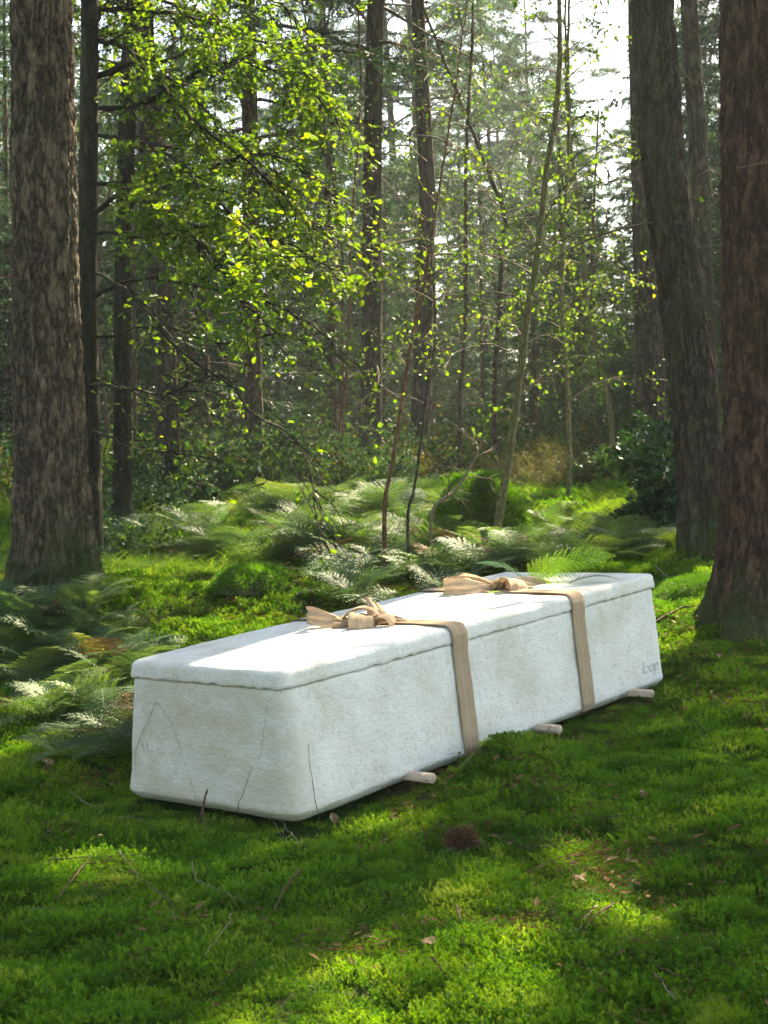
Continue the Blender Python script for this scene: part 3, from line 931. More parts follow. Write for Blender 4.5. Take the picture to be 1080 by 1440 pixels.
def fern_area(px0, px1, py0, py1, cnt, size, label, group, seed, n=(6, 9)):
    r = np.random.default_rng(seed); k = 0
    while k < cnt:
        p = gp(r.uniform(px0, px1), r.uniform(py0, py1))
        if p[1] > 24 or inside_coffin(p[0], p[1], .25): k += .2; continue
        fern(p+np.array([0, 0, -.02]), size*r.uniform(.8, 1.25), int(r.integers(*n)), label, group, r)
        k += 1


fern(gp(75, 835)+np.array([0, 0, .02]), .42, 7, 'dark green fern spreading at the foot of the big left trunk', None, np.random.default_rng(1))
fern(gp(170, 1000), .40, 6, 'sunlit pale fern arching beside the left rear corner of the coffin', None, np.random.default_rng(2))
fern(gp(215, 975)+np.array([0, .1, 0]), .36, 6, 'bright backlit fern whose tips stand over the left edge of the lid', None, np.random.default_rng(3))
fern(gp(70, 1010), .38, 7, 'low fern with sun on its fronds left of the coffin end', None, np.random.default_rng(4))
fern_area(5, 190, 890, 1075, 16, .32, 'bracken fern crowded in the shady thicket left of the coffin', 'ferns left of the coffin', 5)
fern_area(10, 130, 830, 910, 7, .34, 'bracken fern below the foot of the big left trunk', 'ferns below the left trunk', 6)
fern_area(140, 470, 725, 800, 28, .44, 'bracken fern in the thick bank behind the mossy mound', 'ferns behind the mossy mound', 7)
fern_area(430, 650, 755, 850, 26, .40, 'pale sunlit bracken fern behind the middle of the coffin', 'ferns behind the coffin', 8)
fern_area(380, 600, 715, 750, 14, .52, 'dark green bracken fern standing near the foot of the middle trunk', 'ferns by the middle trunk', 9)
fern_area(680, 900, 755, 810, 20, .36, 'bracken fern in front of the brown heather', 'ferns before the heather', 10)
fern_area(130, 420, 700, 730, 12, .5, 'bracken fern far back on the left in the shade', 'ferns far back left', 12)
fern_area(560, 700, 735, 800, 14, .42, 'bracken fern round the foot of the thin green sapling', 'ferns by the saplings', 13)


def sprig(pxy, label, mat, size, az, seed, dz=.004, pitch=-.1, roll=0., name='fern_sprig', cat='fern sprig'):
    p = on_plane(pxy[0], pxy[1], cw(0, 0, BH+LT+dz), lidn)
    me = frond_mesh(seed, 15, .40, mat, .34, 1.0, .25, 1.5 if mat == 'fern_light' else 1.0)
    o = bpy.data.objects.new(name, me); COL.objects.link(o)
    o.location = p; o.rotation_euler = (roll, pitch, az); o.scale = (size,)*3
    tag(o, label, cat, 'cut sprigs on the lid')


sprig((748, 819), 'yellow-green cut fern sprig lying on the lid behind the far bow', 'fern_light', .34, -.22, 201, .012, -.16, .6)
sprig((735, 818), 'second yellow-green fern sprig half under the ribbon tail of the far bow', 'fern_light', .24, .35, 207, .012, -.2, .5)
sprig((800, 820), 'small dark green sprig tip lying on the lid beyond the yellow-green fern', 'fern', .19, -.1, 203, .006, .05)
sprig((742, 817), 'bluish green leafy sprig on the lid behind the knot of the far bow', 'fern_blue', .22, 2.9, 202, .012, -.2, .3)
sprig((680, 838), 'little green sprig tucked under the far bow', 'fern_light', .08, .2, 205, .006, .0)

# ------------------------------------------------------------------ trees
def spine_from(pxs, Y, top_z):
    """trunk centre line through pixels (bottom to top) at depth Y, carried on straight above the picture"""
    P = [at(px, py, Y + (dy[0] if dy else 0)) for px, py, *dy in pxs]
    P = np.array(P)
    d = (P[-1]-P[-2]); d = d/d[2] if abs(d[2]) > 1e-6 else np.array([0, 0, 1.0])
    d[:2] *= .6
    P = np.vstack([P, P[-1]+d*(top_z-P[-1][2])])
    gz = float(H(P[0][0], P[0][1]))
    P[0] = P[0] + (P[1]-P[0])/(P[1][2]-P[0][2])*(gz-P[0][2])
    P[0][2] = gz-.05
    return P


def sample(P, z):
    return np.stack([np.interp(z, P[:, 2], P[:, 0]), np.interp(z, P[:, 2], P[:, 1]), z], -1)


def trunk_mesh(name, P, r0, r1, mat, root, flare=.35, fz=.22, nside=64, zfine=4.0, dz=.03, amp=.010, lobes=5, seed=0, fr=1.0):
    z0, z1 = P[0][2], P[-1][2]
    zf = min(z1, z0+zfine)
    zs = np.concatenate([np.arange(z0, zf, dz), np.arange(zf, z1, .4), [z1]])
    C = sample(P, zs)
    h = (zs-z0)
    R = r1+(r0-r1)*(1-h/(z1-z0))**1.0
    th = np.linspace(0, 2*PI, nside, endpoint=False)
    fl = flare*np.exp(-h/fz)[:, None]*(1+.55*np.sin(lobes*th+seed)[None]+.25*np.sin((lobes-2)*th+seed*2)[None])
    Rr = R[:, None]*(1+fl)
    cx_, sx_ = np.cos(th)[None], np.sin(th)[None]
    # vertical plates
    a = fbm(cx_*5*fr+seed, sx_*5*fr, h[:, None]*1.1, seed, 2)
    q = vnoise(cx_*9*fr+a, sx_*9*fr, h[:, None]*5.5+a, seed+3)
    q2 = vnoise(cx_*24*fr, sx_*24*fr, h[:, None]*14, seed+5)
    ridge = (1-np.abs(q)*2.2)
    Rr = Rr + amp*(-np.clip(ridge, 0, 1)*1.0 + .45*q2 + .3*vnoise(cx_*40, sx_*40, h[:, None]*30, seed+8)) + .02*R[:, None]*a*2
    V = C[:, None] + np.stack([Rr*cx_, Rr*sx_, 0*Rr], -1)
    mb = MB(); n = nside; nr = len(zs)
    i = np.arange(nr-1)[:, None]*n; j = np.arange(n)[None]; j2 = (j+1) % n
    mb.add((V-np.array(root.location)[None, None]).reshape(-1, 3), np.stack([i+j, i+j2, i+n+j2, i+n+j], -1).reshape(-1, 4))
    return mb.build(name, mat, root)


def bent(p0, d, L, droop, n=8, wig=.06, r=rng):
    """a branch path: leaves along d, bends by gravity, wanders"""
    P = [np.asarray(p0, float)]; d = norm(np.asarray(d, float)); s = L/n
    w = r.normal(0, wig, 3)
    for i in range(n):
        w = w*.6 + r.normal(0, wig, 3)
        d = norm(d + w + np.array([0, 0, -droop/n]))
        P.append(P[-1]+d*s)
    return np.array(P)


def along(P, t):
    n = len(P)-1; x = np.clip(t, 0, 1)*n; i = np.minimum(x.astype(int), n-1); f = (x-i)[:, None]
    return P[i]*(1-f)+P[i+1]*f, norm(P[i+1]-P[i])


def needles(mbN, P, r, ntw=16, twl=.45, nn=14, nl=.07, nw=.012, droop=.5, t0=.25, sub=True, mask=None, mbW=None):
    """side twigs with needles along branch path P"""
    t = np.sort(r.uniform(t0, 1, ntw)); B, T = along(P, t)
    sgn = np.where(r.uniform(size=ntw) < .5, -1, 1)
    hor = norm(np.cross(T, [0, 0, 1.0]))
    D = norm(hor*sgn[:, None]*r.uniform(.5, 1.0, (ntw, 1)) + T*.7 + r.normal(0, .18, (ntw, 3)))
    L_ = twl*(1.15-.75*t)*r.uniform(.6, 1.2, ntw)
    if mbW is not None:
        kk = sunmask(B+D*(L_*.5)[:, None], .1) if mask else np.ones(ntw, bool)
        if kk.any():
          X, Y, Z = frame_from(D, r.normal(size=(ntw, 3))); mbW.stamp(TRI, TRI_F, B[kk], X[kk], Y[kk], Z[kk], np.stack([L_, np.full(ntw, .008), L_], 1)[kk])
    s = np.tile(np.linspace(.08, 1, nn), (ntw, 1)) + r.normal(0, .03, (ntw, nn))
    pos = B[:, None] + D[:, None]*(s*L_[:, None])[..., None]
    pos[..., 2] -= droop*L_[:, None]*s*s*.5
    pos = pos.reshape(-1, 3) + r.normal(0, .012, (ntw*nn, 3))*(nl/.07)
    dd = norm(np.repeat(D, nn, 0)*.8 + r.normal(0, .55, (ntw*nn, 3)) + np.array([0, 0, -droop*.4]))
    k = np.ones(len(pos), bool)
    if mask: k = sunmask(pos, nl*.45)
    pos = pos[k]; dd = dd[k]; m_ = len(pos)
    X, Y, Z = frame_from(dd, r.normal(size=(m_, 3))+np.array([0, 0, 1.2]))
    sc = r.uniform(.7, 1.3, m_)
    mbN.stamp(TRI, TRI_F, pos, X, Y, Z, np.stack([nl*sc, nw*sc, nl*sc], 1))


def crown(P, z0, z1, nb, rad, r, mask=True, base=None, needle='needle', dense=1.0, big=None, lower_open=.0, root=None, shape='cone', droop=.6, fine=(.07, .013)):
    mbW, mbN = MB(), MB()
    for k in range(nb):
        f = (k+r.uniform())/nb; z = z0+(z1-z0)*f
        p = sample(P, np.array([z]))[0]
        az = k*2.4+r.normal(0, .4)
        L_ = rad*((1-f)*.8+.25 if shape == 'cone' else (.6+.6*math.sin(PI*min(1, f*1.1))))*r.uniform(.7, 1.1)
        el = .15+.5*f+r.normal(0, .12)
        Q = bent(p, [math.cos(az)*math.cos(el), math.sin(az)*math.cos(el), math.sin(el)], L_, droop, 8, .05, r)
        if mask:
            okq = sunmask(Q, .02)
            if not okq.all(): Q = Q[:int(np.argmin(okq))]
            if len(Q) < 4: continue
        mbW.tube(Q, np.linspace(.016+.012*L_/3, .004, len(Q)), 4)
        hi = z > 7.0 if big is None else big
        if hi: needles(mbN, Q, r, int(26*dense), .75, 12, .13, .042, .5, .15, mask=mask, mbW=mbW)
        else: needles(mbN, Q, r, int(40*dense), .55, 18, *fine, .6, .2, mask=mask, mbW=mbW)
    return mbW, mbN


def attach(mb, name, mat, root, smooth=False):
    if mb.n == 0: return
    off = np.array(root.location)
    mb.V = [v-off for v in mb.V]
    return mb.build(name, mat, root, smooth)


def dead_branches(P, zs, r, Lr=(.4, 1.3), rad=.007, mat='twig'):
    mb = MB()
    for z in zs:
        p = sample(P, np.array([z]))[0]; az = r.uniform(0, 2*PI); el = r.normal(.15, .3)
        L_ = r.uniform(*Lr)
        Q = bent(p, [math.cos(az), math.sin(az), el], L_, .3, 7, .12, r)
        mb.tube(Q, np.linspace(rad, rad*.25, len(Q)), 4)
        for k in range(int(r.integers(1, 5))):
            b, t = along(Q, np.array([r.uniform(.3, .95)])); d = norm(t[0]+r.normal(0, .6, 3))
            q = bent(b[0], d, L_*r.uniform(.15, .4), .2, 4, .12, r); mb.tube(q, np.linspace(rad*.45, rad*.15, len(q)), 3)
    return mb


def big_tree(name, pxs, Y, width_px0, width_px1, mat, label, cat, top=15.0, seed=0, crown_z=None, crown_n=46, rad=3.4, needle='needle', flare=.35, fz=.25, dead=10, amp=.010, lobes=5, dense=1.0, shape='round', nside=72, bigk=None, zfine=4.2, dzf=None):
    r = np.random.default_rng(seed+500)
    P = spine_from(pxs, Y, top)
    root = empty(name, P[0]+np.array([0, 0, .05]), label, cat)
    # radius at the picture's bottom and top of the trunk, then tapering above
    zt = P[-2][2]; ra = width_px0*Y/F/2; rb = width_px1*Y/F/2
    slope_ = (ra-rb)/(zt-P[0][2])
    r1 = max(.03, ra-slope_*(top-P[0][2])); 
    trunk_mesh('trunk', P, ra, r1, M[mat], root, flare, fz, nside, zfine, dzf or (.03 if Y < 10 else .06), amp, lobes, seed)
    if dead:
        zs = r.uniform(P[0][2]+1.2, 7.0, dead)
        attach(dead_branches(P, zs, r), 'dead_branches', M['deadtwig' if seed % 2 else 'twig'], root, True)
    if crown_z:
        w, n_ = crown(P, crown_z[0], crown_z[1], crown_n, rad, r, True, needle=needle, dense=dense, shape=shape, big=bigk)
        attach(w, 'branches', M['twig'], root, True); attach(n_, 'crown', M[needle], root)
    return root, P


T1 = big_tree('fir_tree', [(74, 800), (64, 400), (58, 0)], 7.8, 104, 84, 'fir_bark', 'big rough brown trunk at the left edge with sun on its right side', 'tree', 15, 1, (6.5, 13.5), 40, 2.8, flare=.32, fz=.35, dead=3, amp=.019, nside=170, dzf=.014)
T11 = big_tree('fir_tree', [(998, 812), (982, 620), (961, 440), (934, 240), (917, 0)], 8.4, 66, 60, 'fir_bark_green', 'thick leaning dark trunk on the right that leans left as it rises', 'tree', 15, 2, (6.0, 14), 44, 3.0, flare=.30, fz=.3, dead=4, lobes=6, amp=.019, nside=150, dzf=.014)
T12 = big_tree('fir_tree', [(1068, 885), (1070, 640), (1064, 300), (1060, 0)], 6.7, 108, 94, 'red_bark', 'reddish brown trunk at the right edge with wide spreading roots', 'tree', 14, 3, (6.0, 13), 40, 2.8, flare=.75, fz=.22, dead=2, lobes=4, amp=.018, nside=170, dzf=.014, zfine=3.4)
T10 = big_tree('fir_tree', [(920, 720), (915, 580), (912, 440), (906, 250), (900, 0)], 14.3, 42, 34, 'pine_bark', 'straight brown trunk half hidden behind the thick leaning trunk on the right', 'tree', 15, 4, (7.0, 14), 46, 3.2, dead=8)
T6 = big_tree('fir_tree', [(520, 702), (523, 450), (524, 200), (528, 0)], 17, 33, 23, 'pine_bark', 'straight grey-brown trunk in the middle, behind the near bow', 'tree', 16, 5, (5.2, 15), 62, 3.4, dead=14)
T7 = big_tree('pine_tree', [(588, 700), (596, 450), (601, 250), (590, 60)], 19, 30, 18, 'pine_bark', 'pine with crooked side branches just right of the middle trunk', 'tree', 14, 6, (3.9, 13), 64, 2.8, 'needle2', dead=10, shape='round')
T13 = big_tree('pine_tree', [(1000, 740), (994, 480), (984, 240), (968, 0)], 13.5, 28, 24, 'pine_bark', 'slim pine with ascending limbs seen between the two big right trunks', 'tree', 15, 7, (6.2, 14), 46, 3.2, 'needle2', dead=8)
T3 = big_tree('fir_tree', [(172, 690), (172, 450), (178, 200), (186, 0)], 12, 26, 24, 'dark_bark', 'dark slender trunk standing second from the big left trunk', 'tree', 14, 8, (5.4, 13.5), 42, 2.8, dead=12)
T4 = big_tree('pine_tree', [(238, 700), (232, 480), (214, 300), (206, 100)], 15, 34, 26, 'pine_bark', 'pinkish brown pine trunk with a fork behind the oak leaves on the left', 'tree', 14, 9, (4.4, 13), 54, 2.8, 'needle2', dead=12)
T5 = big_tree('fir_tree', [(358, 690), (354, 450), (352, 200), (348, 0)], 16, 28, 20, 'fir_bark', 'grey trunk behind the hanging oak branches, left of the middle trunk', 'tree', 15, 10, (4.6, 14), 56, 3.2, dead=14)
# neighbours added just outside the picture, so their crowns throw the dappled shade
OFF = []
for i, (x, y) in enumerate([(5.4, 16.5), (4.2, 11.2), (6.2, 21.0), (-3.9, 13.5), (6.9, 13.8), (2.9, 5.0), (-6.2, 17)]):
    px, _ = proj((x, y, 2))
    pz = proj((x, y, 1))[1]
    rt = big_tree('fir_tree', [(px, pz), (px, pz-200), (px, pz-600)], y, 40, 34, 'fir_bark',
             'tall fir added outside the picture so its crown shades the clearing', 'tree', 15, 20+i, (6.6, 14), 56, 3.6, dead=6, nside=24, zfine=0, dense=1.15)
    OFF.append(rt); rt = rt[0]
    rt['group'] = 'firs added outside the picture'


# boughs added to these crowns along the sun rays to shade the foreground
def shade_boughs():
    r = np.random.default_rng(404); by = {}
    pts = []
    for px in np.arange(-20, 1110, 62):
        for py in (1085, 1150, 1215, 1290, 1370, 1450):
            if 330 < px < 830 and py > 1190 and (px-330) > (1400-py)*.9: continue
            if 180 < px < 640 and py < 1150: continue
            if px > 560 and py < 1260: continue
            if r.uniform() < .3: continue
            pts.append(gp(px+r.normal(0, 12), py+r.normal(0, 12)))
    for px, py in [(690, 1110), (740, 1090)]: pts.append(gp(px, py))
    for c in pts:
        for h in (r.uniform(6.9, 9.5), r.uniform(8.5, 12)):
            q = c+SD*((h-c[2])/SD[2]); best = None
            for rt_, P in CANOPY:
                b = sample(P, np.array([min(h-.2, 13)]))[0]; d = math.hypot(*(b-q)[:2])
                if best is None or d < best[0]: best = (d, rt_, b)
            d, rt_, b = best
            if d > 4.5 or d < .3: continue
            W, Nn = by.setdefault(rt_.name, (rt_, MB(), MB()))[1:]
            e = q+norm(q-b)*.5; n_ = 9; t = np.linspace(0, 1, n_)[:, None]
            Q = b*(1-t)+e*t; Q[:, 2] += .35*np.sin(t[:, 0]*PI); Q[1:] += r.normal(0, .05, (n_-1, 3))
            W.tube(Q, np.linspace(.03, .005, n_), 4)
            needles(Nn, Q, r, 16, .6, 12, .13, .042, .5, max(.2, 1-1.3/d), mask=True, mbW=W)
    for rt_, W, Nn in by.values():
        attach(W, 'extra_boughs', M['twig'], rt_, True); attach(Nn, 'extra_bough_needles', M['needle'], rt_)


CANOPY = [T11, T12, T10, T13, T7] + OFF
shade_boughs()


def stick_tree(name, pxs, Y, w0, w1, mat, label, leafmat, seed, nbr=26, leaf=.028, nleaf=26, zr=(1.0, 8), blen=(.5, 1.3), top=None, leafshape='round', cat='sapling', updir=.5, group=None, zig=.0):
    r = np.random.default_rng(seed+900)
    P = np.array([at(a, b, Y) for a, b in pxs]); 
    if zig: P[1:-1] += r.normal(0, zig, (len(P)-2, 3))
    gz = float(H(P[0][0], P[0][1])); e = P[0].copy(); e[2] = gz-.03
    P = np.vstack([e, P[0]+np.array([0, 0, .06]), P[1:]]) if P[0][2] > gz+.1 else np.vstack([e, P[1:]])
    d = norm(P[-1]-P[-2])
    if top: P = np.vstack([P, P[-1]+d*(top-P[-1][2])*.5+r.normal(0, .05, 3), P[-1]+d*(top-P[-1][2])])
    m_ = len(P); t = np.linspace(0, m_-1, 60); i = np.clip(t.astype(int), 0, m_-2); f = (t-i)[:, None]
    p0 = P[np.maximum(i-1, 0)]; p1 = P[i]; p2 = P[i+1]; p3 = P[np.minimum(i+2, m_-1)]
    C = .5*((2*p1)+(-p0+p2)*f+(2*p0-5*p1+4*p2-p3)*f*f+(-p0+3*p1-3*p2+p3)*f**3)
    C += .0025*Y/9*r.normal(0, 1, C.shape)*np.linspace(.2, 1, 60)[:, None]
    root = empty(name, e, label, cat, group)
    h = np.linspace(0, 1, 60); rr = (w0+(w1-w0)*h)*Y/F/2*(1-.35*np.clip(h-.7, 0, 1)/.3)
    rr = rr*(1+.10*np.abs(vnoise(h*26, 0, 0, seed)))
    mb = MB(); mb.tube(C, rr, 12); attach(mb, 'trunk', M[mat], root, True)
    W, Lf = MB(), MB()
    for k in range(nbr):
        tt = np.array([.22+.76*(k+r.uniform())/nbr]); b, T = along(C, tt)
        if not (zr[0] < b[0][2] < zr[1]): continue
        az = k*2.4+r.normal(0, .5); L_ = r.uniform(*blen)*(1.15-.6*tt[0])
        Q = bent(b[0], norm(np.array([math.cos(az), math.sin(az), updir])+T[0]*.3), L_, .7, 8, .09, r)
        W.tube(Q, np.linspace(.0050, .0014, len(Q))*Y/10, 4)
        subs = [Q]
        for s_ in range(int(r.integers(2, 6))):
            bb, TT = along(Q, np.array([r.uniform(.25, .9)])); q = bent(bb[0], norm(TT[0]+r.normal(0, .55, 3)), L_*r.uniform(.2, .5), .5, 5, .1, r)
            W.tube(q, np.linspace(.0024, .0009, len(q))*Y/10, 3); subs.append(q)
        for q in subs:
            n_ = int(nleaf*len(q)/9*r.uniform(.3, 1.2)); 
            if n_ < 1: continue
            p, T_ = along(q, r.uniform(.15, 1, n_)); p = p + r.normal(0, .018, p.shape)
            dd = norm(T_*.5+r.normal(0, .6, (n_, 3))+np.array([0, 0, -.25]))
            X, Y_, Z = frame_from(dd, r.normal(0, .5, (n_, 3))+np.array([0, 0, 1.0]))
            sc = leaf*r.uniform(.6, 1.3, n_)
            if leafshape == 'oak': Lf.stamp(OAK, OAK_F, p, X, Y_, Z, sc*1.4)
            else: Lf.stamp(ROUND, ROUND_F, p, X, Y_, Z, sc)
    attach(W, 'branches', M['twig'], root, True); attach(Lf, 'leaves', M[leafmat], root)
    return root


stick_tree('birch_sapling', [(700, 756), (716, 640), (732, 520), (742, 440), (757, 350), (768, 240), (784, 140), (787, 0)], 9.2, 12, 5.5, 'birch_bark', 'tall curving greenish sapling rising behind the far bow', 'birch', 1, 38, .028, 13, (1.3, 8), (.5, 1.3), 6.5)
stick_tree('birch_sapling', [(541, 730), (552, 650), (566, 560), (580, 470), (600, 380), (612, 300)], 8.6, 6.5, 2.5, 'red_sap', 'thin reddish sapling leaning right in front of the crooked pine', 'birch', 2, 24, .026, 9, (1.4, 8), (.3, .9), 3.8)
stick_tree('birch_sapling', [(574, 742), (582, 690), (592, 620), (602, 540), (612, 470), (608, 380)], 8.2, 4.5, 1.5, 'pine_bark', 'very thin dark sapling just right of the reddish one', 'birch', 3, 20, .024, 7, (1.3, 8), (.3, .8), 3.4)
stick_tree('birch_sapling', [(860, 684), (860, 600), (850, 540), (836, 480), (824, 420), (818, 330)], 13.5, 8, 4, 'birch_bark', 'pale slender sapling with yellow leaves standing in the brown heather', 'birch', 4, 26, .036, 16, (1.6, 8), (.4, 1.1), 5.5)
stick_tree('birch_sapling', [(800, 700), (800, 620), (796, 520), (790, 430), (792, 330), (800, 200)], 12.0, 7, 4, 'birch_bark', 'leafy sapling with a bright spray of leaves left of the heather', 'birch', 5, 36, .033, 18, (1.2, 8), (.5, 1.3), 6.0)
stick_tree('birch_sapling', [(470, 672), (478, 600), (488, 520), (492, 420), (494, 330)], 16, 5, 3, 'red_sap', 'thin reddish pole just left of the middle trunk', 'birch', 6, 16, .03, 8, (2, 8), (.4, 1.0), 6.5)
stick_tree('rowan_sapling', [(700, 690), (695, 560), (700, 430), (720, 350), (705, 290), (690, 250)], 15, 7, 5, 'pine_bark', 'crooked sapling with twisting stem behind the curving green sapling', 'birch', 7, 30, .034, 9, (1.4, 8), (.6, 1.6), 6.5, zig=.05)
stick_tree('birch_sapling', [(645, 700), (648, 560), (655, 430), (655, 300), (657, 180)], 17, 6, 4, 'pine_bark', 'slender pole between the crooked pine and the curving green sapling', 'birch', 8, 22, .032, 7, (1.6, 9), (.5, 1.3), 7.5)
stick_tree('dead_sapling', [(608, 735), (640, 690), (665, 650), (678, 622)], 9.0, 5, 3, 'deadtwig', 'bare bleached stick leaning right beside the mossy mound', 'litter', 9, 8, .02, 0, (.4, 3), (.2, .5), None, cat='dead sapling')

# ------------------------------------------------------------------ oak on the left
def oak():
    r = np.random.default_rng(77)
    P = spine_from([(128, 700), (124, 480), (124, 250), (127, 0)], 9.6, 11)
    root = empty('oak_tree', P[0], 'oak with a dark trunk beside the big left trunk and sunlit leafy branches hanging right', 'tree')
    trunk_mesh('trunk', P, .072, .03, M['dark_bark'], root, .4, .25, 32, 6, .06, .006, 4, 5)
    limbs = [
        ([(127, 60), (190, 70), (270, 120), (350, 190), (430, 270)], .024, 0), ([(127, 110), (190, 90), (260, 160), (330, 215), (400, 290), (470, 350)], .026, -.5),
        ([(126, 190), (185, 195), (230, 215), (280, 265), (330, 300), (372, 340)], .024, -.9), ([(126, 150), (200, 150), (290, 110), (370, 110), (440, 150), (490, 200)], .024, -.2),
        ([(125, 300), (175, 270), (235, 300), (290, 360), (320, 410), (360, 450)], .02, -1.1), ([(125, 380), (170, 400), (225, 470), (290, 520), (350, 575), (400, 620), (428, 735)], .022, -1.3),
        ([(124, 540), (175, 546), (235, 556), (290, 545), (335, 540)], .014, -1.0), ([(125, 260), (200, 250), (300, 220), (400, 210), (480, 260)], .022, -.4),
        ([(127, 20), (200, 10), (290, 30), (380, 60), (450, 110)], .022, .2), ([(125, 420), (190, 400), (260, 410), (340, 430), (420, 470), (490, 530)], .016, -.6),
        ([(125, 480), (190, 470), (260, 480), (330, 500), (400, 490), (470, 500)], .014, -.2), ([(127, -60), (210, -80), (310, -40), (400, 10)], .022, .0),
        ([(124, 600), (165, 610), (210, 630), (260, 640)], .010, -.8), ([(125, 330), (200, 340), (290, 330), (380, 350), (450, 390)], .018, -.3), ([(127, 120), (140, 60), (170, 0), (200, -60)], .02, .3)]
    W, Lf = MB(), MB()
    OT = [(c, r_) for c, r_ in SUNNY if c[0] < -.9 and (c[2] < .75 or c[0] < -1.45)]
    def OAKMASK(p):
        ok = np.ones(len(p), bool)
        for c, r_ in OT:
            d = p-c; t = d @ SD; q = np.linalg.norm(d-t[:, None]*SD, axis=1); ok &= ~((t > .4) & (q < r_*.8))
        return ok
    for li, (pts, rad, dy) in enumerate(limbs):
        n = len(pts)
        Q = np.array([at(a, b, 9.6+dy*(k/(n-1))*1.6) for k, (a, b) in enumerate(pts)])
        m_ = n; t = np.linspace(0, m_-1, 26); i = np.clip(t.astype(int), 0, m_-2); f = (t-i)[:, None]
        p0 = Q[np.maximum(i-1, 0)]; p1 = Q[i]; p2 = Q[i+1]; p3 = Q[np.minimum(i+2, m_-1)]
        C = .5*((2*p1)+(-p0+p2)*f+(2*p0-5*p1+4*p2-p3)*f*f+(-p0+3*p1-3*p2+p3)*f**3)
        C[1:] += np.cumsum(r.normal(0, .009, (25, 3)), 0)
        W.tube(C, np.linspace(rad*(.55 if li == 5 else .8), .0035, 26)*(1+.15*r.normal(size=26)).clip(.7, 1.3), 6)
        L0 = np.linalg.norm(np.diff(C, axis=0), axis=1).sum()
        for k in range(int((31 if li not in (5, 6, 9, 10, 12) else 11)*L0/1.8)):
            u = r.uniform(.12, 1.0); b, T = along(C, np.array([u]))
            side = norm(np.cross(T[0], [0, 0, 1.0]))*r.choice([-1, 1])
            d = norm(T[0]*.8 + side*r.uniform(.1, 1.0) + np.array([0, 0, r.uniform(-.7, .35)]))
            q = bent(b[0], d, r.uniform(.2, .65)*(1.1-.3*u), .35, 7, .12, r)
            W.tube(q, np.linspace(.0055, .0015, len(q)), 4)
            tw = [q]
            for _ in range(int(r.integers(2, 5))):
                bb, TT = along(q, np.array([r.uniform(.3, 1)])); q2 = bent(bb[0], norm(TT[0]+r.normal(0, .5, 3)), r.uniform(.10, .3), .3, 4, .12, r)
                W.tube(q2, np.linspace(.0025, .001, len(q2)), 3); tw.append(q2)
            lod = .22 if li in (5, 6, 12) else (.45 if li in (9, 10) else 1.0)
            for q2 in tw:
                n_ = int(r.integers(6, 17)*lod)
                if n_ < 1: continue
                p, T_ = along(q2, r.uniform(.25, 1.0, n_)); p = p + r.normal(0, .016, p.shape)
                dd = norm(T_*.5+r.normal(0, .7, (n_, 3))*[1, 1, .45])
                X, Y_, Z = frame_from(dd, r.normal(0, .4, (n_, 3))+np.array([0, 0, 1.0]))
                kk = OAKMASK(p) | (r.uniform(size=n_) < .25); szs = r.uniform(.024, .052, n_)
                if kk.any(): Lf.stamp(OAK, OAK_F, p[kk], X[kk], Y_[kk], Z[kk], szs[kk])
    attach(W, 'branches', M['dark_bark'], root, True); attach(Lf, 'leaves', M['oak'], root)
    print('oak leaves', Lf.n//18)
oak()


def bush(name, p, rad, hgt, label, mat, seed, nst=26, leaf=.035, nleaf=40, cat='shrub', group=None, shape='round', needle=False, lean=(0, 0)):
    r = np.random.default_rng(seed+300); W, Lf = MB(), MB()
    root = empty(name, p, label, cat, group)
    for k in range(nst):
        az = r.uniform(0, 2*PI); el = r.uniform(.5, 1.45); L_ = hgt*r.uniform(.6, 1.05)
        Q = bent(p+np.array([math.cos(az), math.sin(az), 0])*rad*.25*r.uniform(), [math.cos(az)*math.cos(el)*rad/hgt*2+lean[0], math.sin(az)*math.cos(el)*rad/hgt*2+lean[1], math.sin(el)], L_, .25, 8, .08, r)
        W.tube(Q, np.linspace(.006, .0015, len(Q)), 4)
        subs = [Q]+[bent(b, norm(t+r.normal(0, .6, 3)), L_*r.uniform(.15, .4), .2, 4, .1, r) for b, t in zip(*along(Q, r.uniform(.2, .95, 6)))]
        for q in subs:
            n_ = int(nleaf*r.uniform(.4, 1.1)); p_, T_ = along(q, r.uniform(.1, 1, n_)); p_ = p_+r.normal(0, .014, p_.shape)
            dd = norm(T_*.7+r.normal(0, .6, (n_, 3))); X, Y_, Z = frame_from(dd, r.normal(0, .5, (n_, 3))+np.array([0, 0, 1.0]))
            sc = leaf*r.uniform(.6, 1.3, n_)
            if needle: Lf.stamp(TRI, TRI_F, p_, X, Y_, Z, np.stack([sc, sc*.16, sc], 1))
            else: Lf.stamp(ROUND, ROUND_F, p_, X, Y_, Z, sc)
    attach(W, 'stems', M['twig'], root, True); attach(Lf, 'leaves', M[mat], root)
    return root


